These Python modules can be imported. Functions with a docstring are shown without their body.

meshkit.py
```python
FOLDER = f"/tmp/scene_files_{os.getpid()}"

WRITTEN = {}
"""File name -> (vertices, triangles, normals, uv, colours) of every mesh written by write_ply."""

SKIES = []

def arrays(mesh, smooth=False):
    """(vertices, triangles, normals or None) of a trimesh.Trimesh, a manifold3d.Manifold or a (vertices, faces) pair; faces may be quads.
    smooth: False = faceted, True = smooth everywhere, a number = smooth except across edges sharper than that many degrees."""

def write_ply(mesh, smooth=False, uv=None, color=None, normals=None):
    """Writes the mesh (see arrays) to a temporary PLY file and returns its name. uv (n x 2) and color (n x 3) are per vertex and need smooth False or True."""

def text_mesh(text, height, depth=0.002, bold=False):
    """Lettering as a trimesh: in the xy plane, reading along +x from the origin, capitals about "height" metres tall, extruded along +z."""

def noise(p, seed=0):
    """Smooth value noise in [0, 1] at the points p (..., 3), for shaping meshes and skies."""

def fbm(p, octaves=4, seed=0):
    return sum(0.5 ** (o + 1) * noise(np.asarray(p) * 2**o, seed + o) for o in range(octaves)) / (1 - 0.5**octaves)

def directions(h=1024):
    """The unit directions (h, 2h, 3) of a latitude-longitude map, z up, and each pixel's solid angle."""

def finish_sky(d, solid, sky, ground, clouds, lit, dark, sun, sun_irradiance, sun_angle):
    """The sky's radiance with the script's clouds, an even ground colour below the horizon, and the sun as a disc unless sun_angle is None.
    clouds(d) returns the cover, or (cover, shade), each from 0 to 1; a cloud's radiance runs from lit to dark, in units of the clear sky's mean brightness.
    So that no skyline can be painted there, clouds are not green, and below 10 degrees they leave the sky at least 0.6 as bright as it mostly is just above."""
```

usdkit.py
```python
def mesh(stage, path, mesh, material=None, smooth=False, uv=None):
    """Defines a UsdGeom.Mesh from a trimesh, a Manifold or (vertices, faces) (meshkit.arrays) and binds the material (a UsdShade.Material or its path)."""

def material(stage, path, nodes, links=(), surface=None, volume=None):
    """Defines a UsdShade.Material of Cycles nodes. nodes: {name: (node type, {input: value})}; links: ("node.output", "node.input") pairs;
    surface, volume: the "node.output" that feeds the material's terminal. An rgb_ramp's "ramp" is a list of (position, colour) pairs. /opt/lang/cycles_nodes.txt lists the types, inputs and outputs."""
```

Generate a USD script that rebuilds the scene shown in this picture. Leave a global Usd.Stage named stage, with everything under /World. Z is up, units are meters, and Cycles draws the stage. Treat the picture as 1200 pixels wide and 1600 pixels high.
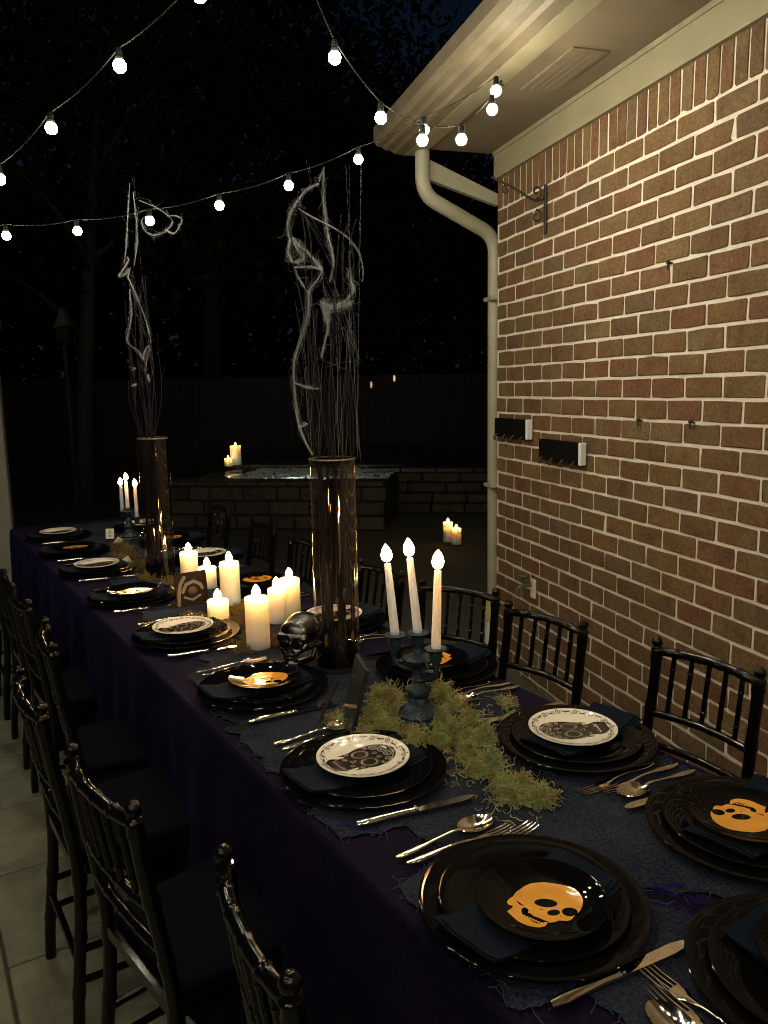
import math, random
import numpy as np, trimesh, manifold3d as m3
import shapely.geometry as sg, shapely.affinity as sa
from shapely.ops import unary_union
import usdkit, meshkit
from pxr import Usd, UsdGeom, UsdLux, UsdShade, Gf, Sdf, Vt

rng = np.random.default_rng(7); random.seed(7)
stage = Usd.Stage.CreateInMemory()
UsdGeom.SetStageUpAxis(stage, UsdGeom.Tokens.z); UsdGeom.SetStageMetersPerUnit(stage, 1.0)
UsdGeom.Xform.Define(stage, '/World'); UsdGeom.Scope.Define(stage, '/World/Looks')

# ---------------------------------------------------------------- camera, sky, moon, exposure
F = 1230.9
CAM = np.array([3.881, -1.857, 1.546])
_y, _p, _r = .2904, .1545, -.0192
FW = np.array([-math.cos(_y)*math.cos(_p), math.sin(_y)*math.cos(_p), -math.sin(_p)])
RI = np.cross(FW, [0, 0, 1.]); RI /= np.linalg.norm(RI); UP = np.cross(RI, FW)
RI, UP = math.cos(_r)*RI+math.sin(_r)*UP, -math.sin(_r)*RI+math.cos(_r)*UP
cam = UsdGeom.Camera.Define(stage, '/World/camera')
cam.CreateHorizontalApertureAttr(36.0); cam.CreateVerticalApertureAttr(48.0); cam.CreateFocalLengthAttr(36*F/1200)
cam.CreateClippingRangeAttr(Gf.Vec2f(0.05, 500)); cam.CreateExposureAttr(0.0)
cam.AddTransformOp().Set(Gf.Matrix4d(*RI, 0, *UP, 0, *(-FW), 0, *CAM, 1))
SUN_AZ = math.radians(90)
usdkit.material(stage, '/World/Looks/night_sky', {
    's': ('sky_texture', {'sky_type': 'single_scattering', 'sun_disc': False, 'sun_elevation': math.radians(12), 'sun_rotation': SUN_AZ, 'altitude': 100.}),
    'h': ('hsv', {'hue': .5, 'saturation': .9, 'value': 1., 'fac': 1.}),
    't': ('mix_color', {'blend_type': 'multiply', 'fac': 1., 'b': (.45, .62, 1.)}),
    'b': ('background_shader', {'strength': .0028})},
    [('s.color', 'h.color'), ('h.color', 't.a'), ('t.result', 'b.color')], surface='b.background')
sky = UsdLux.DomeLight.Define(stage, '/World/sky')
UsdShade.MaterialBindingAPI.Apply(sky.GetPrim()).Bind(UsdShade.Material.Get(stage, '/World/Looks/night_sky'))
moon = UsdLux.DistantLight.Define(stage, '/World/moon')
moon.CreateIntensityAttr(.0025); moon.CreateAngleAttr(.5); moon.CreateNormalizeAttr(True); moon.CreateColorAttr(Gf.Vec3f(.75, .85, 1.))
moon.AddRotateXYZOp().Set(Gf.Vec3f(50, 0, 60))

# ---------------------------------------------------------------- helpers
def at(px, py, z):
    """The point at height z that the camera sees at a place in the photograph (used to survey the site)."""
    d = FW+RI*(px-600)/F-UP*(py-800)/F
    return CAM+d*(z-CAM[2])/d[2]
def atd(px, py, t): return CAM+(FW+RI*(px-600)/F-UP*(py-800)/F)*t
def seen(p):
    q = np.asarray(p, float)-CAM; d = q@FW
    return 600+F*(q@RI)/d, 800-F*(q@UP)/d, d
LK = '/World/Looks/'
def mat(name, nodes, links=(), surface=None, volume=None):
    return usdkit.material(stage, LK+name, nodes, links, surface, volume)
def plain(name, col, rough=.5, **kw):
    return mat(name, {'p': ('principled_bsdf', dict(base_color=col, roughness=rough, **kw))}, surface='p.BSDF')
def noisy(name, a, b, scale=10., rough=.7, bump=.0, bscale=None, detail=6., dist=.01, **kw):
    n = {'g': ('geometry', {}), 'n': ('noise_texture', {'scale': scale, 'detail': detail, 'roughness': .6}),
         'r': ('rgb_ramp', {'ramp': [(.3, a), (.7, b)]}), 'p': ('principled_bsdf', dict(roughness=rough, **kw))}
    l = [('g.position', 'n.vector'), ('n.fac', 'r.fac'), ('r.color', 'p.base_color')]
    if bump:
        n['n2'] = ('noise_texture', {'scale': bscale or scale*4, 'detail': 5.}); n['b'] = ('bump', {'strength': bump, 'distance': dist})
        l += [('g.position', 'n2.vector'), ('n2.fac', 'b.height'), ('b.normal', 'p.normal')]
    return mat(name, n, l, 'p.BSDF')
class MB:
    """Collects shapes into one mesh."""
    def __init__(s): s.v, s.f, s.n, s.t = [], [], 0, []
    def add(s, v, f, tone=0.):
        v = np.asarray(v, float); f = np.asarray(f, int)
        if f.shape[1] == 4: f = np.vstack([f[:, [0, 1, 2]], f[:, [0, 2, 3]]])
        s.v.append(v); s.f.append(f+s.n); s.n += len(v); s.t.append(np.full(len(v), tone)); return s
    def tm(s, m, tone=0.): return s.add(m.vertices, m.faces, tone)
    def man(s, m):
        q = m.to_mesh(); return s.add(q.vert_properties[:, :3], q.tri_verts)
    def box(s, c, size, rz=0, bev=0, tone=0.):
        x, y, z = np.asarray(size, float)/2
        if bev:
            pts = []
            for sx in (-1, 1):
                for sy in (-1, 1):
                    for sz in (-1, 1):
                        pts += [(sx*x, sy*(y-bev), sz*(z-bev)), (sx*(x-bev), sy*y, sz*(z-bev)), (sx*(x-bev), sy*(y-bev), sz*z)]
            h = m3.Manifold.hull_points(np.array(pts)).to_mesh(); v, f = h.vert_properties[:, :3].astype(float), h.tri_verts
        else:
            b = trimesh.creation.box((2*x, 2*y, 2*z)); v, f = np.array(b.vertices), b.faces
        ca, sa_ = math.cos(rz), math.sin(rz)
        return s.add(v@np.array([[ca, sa_, 0], [-sa_, ca, 0], [0, 0, 1]])+np.asarray(c), f, tone)
    def tube(s, path, r, n=8, cap=True, tone=0., flat=None):
        p = np.asarray(path, float); k = len(p); r = np.broadcast_to(np.asarray(r, float), (k,))
        t = np.gradient(p, axis=0); t /= np.maximum(np.linalg.norm(t, axis=1, keepdims=True), 1e-9)
        u = np.cross(t[0], [0, 0, 1.]); u = u if np.linalg.norm(u) > .05 else np.cross(t[0], [1., 0, 0]); u /= np.linalg.norm(u)
        a = np.arange(n)/n*2*math.pi; vs = []
        for i in range(k):
            u = u-t[i]*(u@t[i]); u /= max(np.linalg.norm(u), 1e-9); w = np.cross(t[i], u)
            vs.append(p[i]+r[i]*(np.cos(a)[:, None]*u+np.sin(a)[:, None]*w*(flat or 1.)))
        v = np.vstack(vs); i, j = np.meshgrid(np.arange(k-1), np.arange(n), indexing='ij'); i, j = i.ravel(), j.ravel(); j2 = (j+1) % n
        f = np.stack([i*n+j, i*n+j2, (i+1)*n+j2, (i+1)*n+j], 1); f = np.vstack([f[:, [0, 1, 2]], f[:, [0, 2, 3]]])
        if cap:
            v = np.vstack([v, p[0], p[-1]]); q = np.arange(n); q2 = (q+1) % n
            f = np.vstack([f, np.stack([q2, q, np.full(n, k*n)], 1), np.stack([(k-1)*n+q, (k-1)*n+q2, np.full(n, k*n+1)], 1)])
        return s.add(v, f, tone)
    def lathe(s, prof, n=48, c=(0, 0, 0)):
        p = np.asarray(prof, float); k = len(p); a = np.arange(n)/n*2*math.pi
        v = np.stack([p[:, :1]*np.cos(a), p[:, :1]*np.sin(a), np.repeat(p[:, 1:], n, 1)], -1).reshape(-1, 3)+np.asarray(c)
        i, j = np.meshgrid(np.arange(k-1), np.arange(n), indexing='ij'); i, j = i.ravel(), j.ravel(); j2 = (j+1) % n
        return s.add(v, np.stack([i*n+j, i*n+j2, (i+1)*n+j2, (i+1)*n+j], 1))
    def ball(s, c, r, sub=2):
        b = trimesh.creation.icosphere(sub); return s.add(np.asarray(b.vertices)*np.asarray(r)+np.asarray(c), b.faces)
    def prism(s, poly, z0, z1):
        for g in getattr(poly, 'geoms', [poly]):
            if g.area > 1e-9:
                m = trimesh.creation.extrude_polygon(g, z1-z0, engine='earcut'); m.apply_translation((0, 0, z0)); s.tm(m)
        return s
    def arr(s): return np.vstack(s.v), np.vstack(s.f)
    def tones(s): return np.concatenate(s.t)
def fibres(mb, P, r):
    """Many thin three-sided strands at once. P: (n, k, 3) points, r: (n,) radii."""
    n, k, _ = P.shape; t = np.gradient(P, axis=1); t /= np.maximum(np.linalg.norm(t, axis=2, keepdims=True), 1e-9)
    ref = np.where(np.abs(t[:, :1, 2:]) > .8, np.array([1., 0, 0]), np.array([0, 0, 1.])); u = np.cross(t, np.broadcast_to(ref, t.shape)); u /= np.maximum(np.linalg.norm(u, axis=2, keepdims=True), 1e-9); w = np.cross(t, u)
    a = np.arange(3)/3*2*math.pi; v = P[:, :, None]+r[:, None, None, None]*(np.cos(a)[:, None]*u[:, :, None]+np.sin(a)[:, None]*w[:, :, None])
    N, i, j = np.meshgrid(np.arange(n), np.arange(k-1), np.arange(3), indexing='ij'); o = (N*k+i)*3; j2 = (j+1) % 3
    return mb.add(v.reshape(-1, 3), np.stack([o+j, o+j2, o+3+j2, o+3+j], -1).reshape(-1, 4))
used = {}
def fresh(parent, name):
    k = used.get((parent, name), 0); used[(parent, name)] = k+1
    return f'{parent}/{name}' + (f'_{k:03d}' if k else '')
def tag(prim, label=None, cat=None, group=None, kind=None):
    for k, v in (('label', label), ('category', cat), ('group', group), ('kind', kind)):
        if v: prim.SetCustomDataByKey(k, v)
    return prim
def M4(pos=(0, 0, 0), rz=0., R=None):
    c, s_ = math.cos(rz), math.sin(rz); A = np.array([[c, -s_, 0], [s_, c, 0], [0, 0, 1]])
    if R is not None: A = A@R
    return Gf.Matrix4d(*A[:, 0], 0, *A[:, 1], 0, *A[:, 2], 0, *map(float, pos), 1)
def Rx(a): c, s_ = math.cos(a), math.sin(a); return np.array([[1, 0, 0], [0, c, -s_], [0, s_, c]])
def Ry(a): c, s_ = math.cos(a), math.sin(a); return np.array([[c, 0, s_], [0, 1, 0], [-s_, 0, c]])
def thing(name, label, cat, m=None, group=None, kind=None):
    x = UsdGeom.Xform.Define(stage, fresh('/World', name)); x.AddTransformOp().Set(m or Gf.Matrix4d(1))
    return tag(x.GetPrim(), label, cat, group, kind)
def part(parent, name, mb, m, smooth=35, label=None, tone=False):
    pp = str(parent.GetPath()) if parent is not None else '/World'
    sh = mb.arr() if isinstance(mb, MB) else mb
    g = usdkit.mesh(stage, fresh(pp, name), sh, m, False if tone else smooth)
    if tone:
        UsdGeom.PrimvarsAPI(g).CreatePrimvar('tone', Sdf.ValueTypeNames.FloatArray, 'vertex').Set(Vt.FloatArray.FromNumpy(mb.tones().astype(np.float32)))
    if label: g.GetPrim().SetCustomDataByKey('label', label)
    return g.GetPrim()
def solo(name, mb, m, label, cat, group=None, kind=None, smooth=35):
    return tag(part(None, name, mb, m, smooth), label, cat, group, kind)
def copy(src, label, m, group=None):
    was = src.GetCustomData(); base = src.GetName().rstrip('0123456789').rstrip('_')
    r = thing(base, label, was['category'], m, group or was.get('group'))
    r.GetReferences().AddInternalReference(src.GetPath()); r.SetInstanceable(True)
    return r
def maker(build):
    """The first call builds the thing, later calls copy it."""
    first = {}
    def make(key, label, m, group=None):
        if key not in first:
            o = first[key] = build(key, label, m)
            if group: o.SetCustomDataByKey('group', group)
            return o
        return copy(first[key], label, m, group)
    return make
def arc(p0, p1, sag, n=16):
    t = np.linspace(0, 1, n)[:, None]; p = np.asarray(p0)*(1-t)+np.asarray(p1)*t; p[:, 2] -= (sag*4*t*(1-t))[:, 0]; return p
def spline(pts, n=40):
    from scipy.interpolate import CubicSpline
    p = np.asarray(pts, float); d = np.concatenate([[0], np.cumsum(np.linalg.norm(np.diff(p, axis=0), axis=1))])
    return CubicSpline(d, p)(np.linspace(0, d[-1], n))

# table frame: s runs along the table away from the camera, t towards its left (patio) side
TA, TD = np.array([2.912, -1.340, 0.]), np.array([-.9627, -.2705, 0.]); TN = np.array([.2705, -.9627, 0.])
TROT = math.atan2(TD[1], TD[0])
ZT = .76
def T(s, t, z=ZT): return TA+TD*s+TN*t*1.0+np.array([0, 0, z])

# ---------------------------------------------------------------- materials
def brick_mat():
    n = {'a': ('attribute', {'attribute': 'tone'}),
         'r': ('rgb_ramp', {'ramp': [(0, (.12, .076, .045)), (.2, (.138, .087, .047)), (.4, (.152, .095, .050)), (.55, (.145, .078, .049)), (.72, (.148, .102, .053)), (.87, (.12, .085, .056)), (1, (.168, .115, .062))]}),
         'g': ('geometry', {}), 'n': ('noise_texture', {'scale': 9., 'detail': 8., 'roughness': .65}), 'n3': ('noise_texture', {'scale': 110., 'detail': 6., 'roughness': .7}),
         'm': ('rgb_ramp', {'ramp': [(.3, (.55, .48, .46)), (.45, (.95, .8, .72)), (.55, (1., 1., .9)), (.72, (1.25, 1.3, 1.1))]}), 'x': ('mix_color', {'blend_type': 'multiply', 'fac': .75, 'use_clamp': False}),
         'm2': ('rgb_ramp', {'ramp': [(.32, (.55, .54, .52)), (.5, (1., 1., 1.)), (.7, (1.4, 1.36, 1.3))]}), 'x2': ('mix_color', {'blend_type': 'multiply', 'fac': 1., 'use_clamp': False}),
         'vn': ('noise_texture', {'scale': 8.5, 'detail': 6., 'roughness': .65}), 'vr': ('rgb_ramp', {'ramp': [(.68, (0, 0, 0)), (.76, (.85, .85, .85))]}),
         'x3': ('mix_color', {'blend_type': 'mix', 'b': (.045, .032, .026)}),
         'n2': ('noise_texture', {'scale': 130., 'detail': 6.}), 'b': ('bump', {'strength': .55, 'distance': .004}), 'p': ('principled_bsdf', {'roughness': .9, 'specular_ior_level': .2})}
    l = [('a.fac', 'r.fac'), ('g.position', 'n.vector'), ('n.fac', 'm.fac'), ('r.color', 'x.a'), ('m.color', 'x.b'), ('g.position', 'n3.vector'), ('n3.fac', 'm2.fac'), ('x.result', 'x2.a'), ('m2.color', 'x2.b'),
         ('g.position', 'vn.vector'), ('vn.fac', 'vr.fac'), ('vr.color', 'x3.fac'), ('x2.result', 'x3.a'),
         ('x3.result', 'p.base_color'), ('g.position', 'n2.vector'), ('n2.fac', 'b.height'), ('b.normal', 'p.normal')]
    return mat('brick', n, l, 'p.BSDF')
BRICK = brick_mat()
MORTAR = noisy('mortar', (.58, .53, .465), (.72, .665, .595), 14., .95, .6, 160., dist=.004)
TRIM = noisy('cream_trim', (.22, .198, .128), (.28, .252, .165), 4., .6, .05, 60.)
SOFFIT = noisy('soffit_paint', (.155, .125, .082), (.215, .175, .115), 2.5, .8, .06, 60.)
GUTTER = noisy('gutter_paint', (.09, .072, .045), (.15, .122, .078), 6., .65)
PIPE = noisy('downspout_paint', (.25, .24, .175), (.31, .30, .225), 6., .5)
PVC = plain('white_pvc', (.62, .66, .66), .4); YELLOW = plain('yellow_coupling', (.5, .4, .16), .5)
ROOF = noisy('roof_shingle', (.05, .045, .04), (.09, .08, .07), 30., .9, .4)
BLACK = plain('black_lacquer', (.003, .0027, .0027), .10, ior=1.38)
CERAM = plain('black_glaze', (.003, .003, .0035), .03, ior=1.21)
WHITE = plain('white_glaze', (.80, .75, .66), .1, coat_weight=.4)
INK = plain('black_print', (.030, .022, .016), .12, coat_weight=.3)
ORANGE = noisy('orange_print', (.70, .29, .03), (.78, .36, .045), 40., .14, coat_weight=.5)
PAD = noisy('chair_pad_cloth', (.002, .003, .0045), (.005, .006, .009), 60., .95, .3, 300., specular_ior_level=.06)
def weave(name, a, b, sc, sheen, tint, bump=.5, rough=.9):
    n = {'g': ('geometry', {}), 'n': ('noise_texture', {'scale': sc, 'detail': 8., 'roughness': .75}), 'n1': ('noise_texture', {'scale': 5., 'detail': 3.}),
         'mx': ('mix_float', {'fac': .25}), 'r': ('rgb_ramp', {'ramp': [(.42, a), (.62, b)]}), 'b': ('bump', {'strength': bump, 'distance': .003}),
         'p': ('principled_bsdf', {'roughness': rough, 'specular_ior_level': .08, 'sheen_weight': sheen, 'sheen_tint': tint, 'sheen_roughness': .35})}
    return mat(name, n, [('g.position', 'n.vector'), ('g.position', 'n1.vector'), ('n.fac', 'mx.a'), ('n1.fac', 'mx.b'), ('mx.result', 'r.fac'), ('r.color', 'p.base_color'), ('n.fac', 'b.height'), ('b.normal', 'p.normal')], 'p.BSDF')
CLOTH = weave('purple_velvet', (.0015, .0015, .006), (.012, .006, .023), 140., .04, (.25, .2, 1.))
GAUZE = weave('grey_gauze', (.001, .002, .005), (.036, .043, .066), 240., .03, (.5, .6, 1.), .9)
NAPKIN = weave('slate_napkin', (.002, .005, .010), (.008, .014, .025), 240., .03, (.5, .7, 1.), .4)
STRAND = plain('gauze_strand', (.05, .06, .08), .9, specular_ior_level=.1)
BLUEST = plain('blue_tinsel', (.02, .015, .16), .35)
SILVER = plain('polished_silver', (.78, .72, .62), .1, metallic=1.)
DARKSIL = noisy('dark_silver', (.07, .07, .07), (.17, .17, .165), 30., .27, metallic=1.)
def wax_mat(name, col):
    return mat(name, {'p': ('principled_bsdf', {'base_color': col, 'roughness': .45, 'subsurface_weight': 1., 'subsurface_radius': (1., .62, .3), 'subsurface_scale': .022, 'subsurface_method': 'random_walk', 'specular_ior_level': .3})}, surface='p.BSDF')
WAX = wax_mat('ivory_wax', (.86, .82, .66)); WAXW = wax_mat('white_wax', (.9, .87, .8))
WICK = plain('wick', (.01, .008, .006), .9)
FLAME = mat('flame', {'a': ('attribute', {'attribute': 'tone'}), 'c': ('rgb_ramp', {'ramp': [(0, (.02, .012, .03)), (.10, (.35, .14, .04)), (.3, (1., .55, .2)), (.7, (1., .55, .19)), (.9, (.35, .15, .035)), (1, (.04, .012, .002))]}), 'e': ('emission', {'strength': 125.})}, [('a.fac', 'c.fac'), ('c.color', 'e.color')], surface='e.emission')
BULB = mat('lit_bulb', {'e': ('emission', {'color': (1., .90, .65), 'strength': 285.})}, surface='e.emission')
RUBBER = plain('black_rubber', (.006, .006, .005), .85, specular_ior_level=.15)
IRON = plain('wrought_iron', (.02, .017, .014), .6)
VERDI = noisy('dark_teal_metal', (.012, .022, .03), (.035, .062, .08), 60., .38, .4, 220., metallic=.4)
GLASS = mat('vase_glass', {'t': ('transparent_bsdf', {'color': (.80, .75, .74)}), 'g': ('glossy_bsdf', {'color': (1, .97, .94), 'roughness': .045}), 'f': ('layer_weight', {'blend': .5}), 'p': ('math', {'math_type': 'power', 'value2': 3.}), 'q': ('math', {'math_type': 'multiply_add', 'value2': .5, 'value3': .12}), 'm': ('mix_closure', {})},
            [('f.facing', 'p.value1'), ('p.value', 'q.value1'), ('q.value', 'm.fac'), ('t.BSDF', 'm.closure1'), ('g.BSDF', 'm.closure2')], 'm.closure')
TWIG = noisy('glitter_twig', (.004, .003, .005), (.013, .010, .014), 120., .6, specular_ior_level=.25)
WEB = mat('cobweb_fibre', {'d': ('diffuse_bsdf', {'color': (.52, .53, .54)}), 't': ('translucent_bsdf', {'color': (.45, .46, .48)}), 'm': ('mix_closure', {'fac': .4})}, [('d.BSDF', 'm.closure1'), ('t.BSDF', 'm.closure2')], 'm.closure')
def leafm(name, a, b, sc, mid=None):
    n = {'g': ('geometry', {}), 'n': ('noise_texture', {'scale': sc, 'detail': 3.}), 'r': ('rgb_ramp', {'ramp': [(.33, a), (.5, mid or tuple((np.array(a)+b)/2)), (.66, b)]}), 'd': ('diffuse_bsdf', {}), 't': ('translucent_bsdf', {}), 'm': ('mix_closure', {'fac': .35})}
    return mat(name, n, [('g.position', 'n.vector'), ('n.fac', 'r.fac'), ('r.color', 'd.color'), ('r.color', 't.color'), ('d.BSDF', 'm.closure1'), ('t.BSDF', 'm.closure2')], 'm.closure')
MOSS = leafm('green_moss', (.32, .24, .10), (.36, .46, .19), 34., (.48, .45, .20))
MOSSB = leafm('brown_moss', (.20, .12, .045), (.30, .22, .08), 18.)
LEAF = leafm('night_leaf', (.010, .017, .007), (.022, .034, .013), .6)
BARK = noisy('bark', (.014, .012, .010), (.034, .028, .022), 12., .9, .8, 30.)
PAVE = None
def pave_mat():
    n = {'a': ('attribute', {'attribute': 'tone'}), 'r': ('rgb_ramp', {'ramp': [(0, (.20, .195, .14)), (.5, (.27, .25, .18)), (1, (.23, .24, .18))]}),
         'g': ('geometry', {}), 'n': ('noise_texture', {'scale': 7., 'detail': 7., 'roughness': .65}), 'm': ('rgb_ramp', {'ramp': [(.3, (.6, .58, .54)), (.7, (1.15, 1.15, 1.1))]}),
         'x': ('mix_color', {'blend_type': 'multiply', 'fac': 1., 'use_clamp': False}), 'n2': ('noise_texture', {'scale': 70., 'detail': 5.}), 'b': ('bump', {'strength': .4, 'distance': .004}), 'p': ('principled_bsdf', {'roughness': .8})}
    return mat('paver_stone', n, [('a.fac', 'r.fac'), ('g.position', 'n.vector'), ('n.fac', 'm.fac'), ('r.color', 'x.a'), ('m.color', 'x.b'), ('x.result', 'p.base_color'), ('g.position', 'n2.vector'), ('n2.fac', 'b.height'), ('b.normal', 'p.normal')], 'p.BSDF')
PAVE = pave_mat()
JOINT = noisy('paver_joint', (.05, .048, .035), (.09, .085, .06), 30., .95, .5)
CONC = noisy('concrete', (.17, .155, .125), (.24, .22, .18), 3., .85, .35, 60., dist=.004)
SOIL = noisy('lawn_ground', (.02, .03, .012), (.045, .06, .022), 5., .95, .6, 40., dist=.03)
def stone_mat():
    n = {'a': ('attribute', {'attribute': 'tone'}), 'r': ('rgb_ramp', {'ramp': [(0, (.04, .036, .03)), (.5, (.07, .062, .048)), (1, (.055, .05, .042))]}), 'g': ('geometry', {}), 'n': ('noise_texture', {'scale': 14., 'detail': 7.}),
         'm': ('rgb_ramp', {'ramp': [(.3, (.55, .55, .55)), (.7, (1.2, 1.2, 1.2))]}), 'x': ('mix_color', {'blend_type': 'multiply', 'fac': 1., 'use_clamp': False}), 'b': ('bump', {'strength': .7, 'distance': .02}), 'p': ('principled_bsdf', {'roughness': .85})}
    return mat('wall_stone', n, [('a.fac', 'r.fac'), ('g.position', 'n.vector'), ('n.fac', 'm.fac'), ('r.color', 'x.a'), ('m.color', 'x.b'), ('x.result', 'p.base_color'), ('n.fac', 'b.height'), ('b.normal', 'p.normal')], 'p.BSDF')
STONE = stone_mat()
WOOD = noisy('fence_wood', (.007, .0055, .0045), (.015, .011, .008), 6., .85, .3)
WATER = plain('spa_water', (.10, .16, .14), .05, metallic=0., specular_ior_level=1.)
SPATILE = noisy('spa_tile', (.10, .16, .13), (.22, .27, .22), 8., .3)
CARD = plain('white_card', (.66, .62, .54), .8); CARDB = noisy('dark_print_card', (.006, .005, .005), (.016, .011, .010), 20., .6, specular_ior_level=.1)
PALEINK = plain('pale_print', (.13, .115, .10), .7)
WALLP = noisy('column_stucco', (.30, .28, .24), (.36, .34, .29), 4., .9, .3, 80.)

exec_parts = []
# ---------------------------------------------------------------- setting: ground, patio
solo('ground', MB().add([(-60, -60, -.12), (60, -60, -.12), (60, 60, -.12), (-60, 60, -.12)], [(0, 1, 2, 3)]), SOIL, 'dark lawn round the patio running back under the trees', 'ground', kind='structure', smooth=False)
patio = thing('patio', 'stone paved patio under the table between house and spa', 'patio', kind='structure')
part(patio, 'bed', MB().box((-.3, -2.2, -.066), (10.6, 9.2, .12)), JOINT, False)
PX, PY = .405, .405
slabs = []
ca, sa_ = math.cos(math.radians(15)), math.sin(math.radians(15))
for i in range(-14, 14):
    for j in range(-16, 6):
        off = .5*(j % 2)
        w, h = .47, .40
        cx0, cy0 = (i+off)*w, j*h
        x, y = 1.0+cx0*ca-cy0*sa_, -2.3+cx0*sa_+cy0*ca
        if not (-5.3 < x < 4.8 and -6.4 < y < 2.2): continue
        if y > -.30 and x > -.35: continue
        u, v, d = seen((x, y, 0))
        vis = d > .3 and -60 < u < 1260 and 600 < v < 1700
        slabs.append((0 if vis else 1, d, x, y))
slabs.sort()
restm = MB()
for k, (o, d, x, y) in enumerate(slabs):
    m = MB() if k < 280 else restm
    m.box((x+rng.normal(0, .002), y+rng.normal(0, .002), -.004+rng.normal(0, .0012)), (.462, .392, .03), math.radians(15)+rng.normal(0, .004), .004, tone=rng.random())
    if k < 280: part(patio, 'paver', m, PAVE, tone=True)
if restm.n: tag(part(patio, 'paver_rest', restm, PAVE, tone=True), kind='stuff')

# ---------------------------------------------------------------- the brick house
house = thing('brick_house', 'tan brick house wall with cream eave, gutter and downspout', 'house')
ROW, MOD = .081471, .195
HZ = 2.4686                 # underside of the soldier course
XW, XE = -.12, 5.9
part(house, 'mortar_wall', MB().box(((XW+XE)/2, 2.0, 1.40), (XE-XW, 4.0, 2.80)), MORTAR, False)
cand = []
def brick(x0, x1, z0, z1):
    """Outline with worn corners, standing 9 mm proud of the mortar."""
    w, h = x1-x0, z1-z0; c = .0045
    o = [(c, 0), (w*.5, 0), (w-c, 0), (w, c), (w, h-c), (w-c, h), (w*.5, h), (c, h), (0, h-c), (0, c)]
    o = np.array(o)+rng.normal(0, .0013, (10, 2)); 
    if rng.random() < .30:
        e = rng.choice([0, 2, 3, 4, 5, 7, 8, 9]); o[e] += (np.array([w/2, h/2])-o[e])*rng.uniform(.03, .11)
    o[:, 0] += x0; o[:, 1] += z0
    ctr = o.mean(0); y = -.0042+rng.normal(0, .0008)
    rings = [np.c_[o[:, 0], np.full(10, .002), o[:, 1]], np.c_[o[:, 0], np.full(10, y+.0018), o[:, 1]], np.c_[ctr[0]+(o[:, 0]-ctr[0])*(1-.004/w), np.full(10, y), ctr[1]+(o[:, 1]-ctr[1])*(1-.004/h)]]
    v = np.vstack(rings); f = []
    for r in range(2):
        for k in range(10):
            k2 = (k+1) % 10; a, b, c2, d = r*10+k, r*10+k2, (r+1)*10+k2, (r+1)*10+k
            f += [(a, b, c2), (a, c2, d)]
    f += [(20, 20+k, 20+k+1) for k in range(1, 9)]
    return v, f
for r in range(31):
    z1 = HZ-r*ROW-.0062; z0 = HZ-(r+1)*ROW+.0062
    if z0 < .0: z0 = .004
    if z1 <= z0: continue
    k = -2
    while True:
        xs = (k if r % 2 == 0 else k+.5)*MOD + .004; xe = xs+MOD-.0112; k += 1
        if xs > XE-.02: break
        xs = max(xs, XW+.004); xe = min(xe, XE-.004)
        if xe-xs < .02: continue
        cand.append((xs, xe, z0, z1))
k = 0
while XW+.006+k*.0652 < XE-.07:
    xs = XW+.006+k*.0652; cand.append((xs, xs+.0555, HZ+.005, HZ+.190)); k += 1
def area(c):
    q = [seen((x, 0, z)) for x, z in ((c[0], c[2]), (c[1], c[2]), (c[1], c[3]), (c[0], c[3]))]
    if min(p[2] for p in q) < .3: return 0
    g = sg.Polygon([(p[0], p[1]) for p in q]).intersection(sg.box(0, 0, 1200, 1600))
    return g.area
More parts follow.
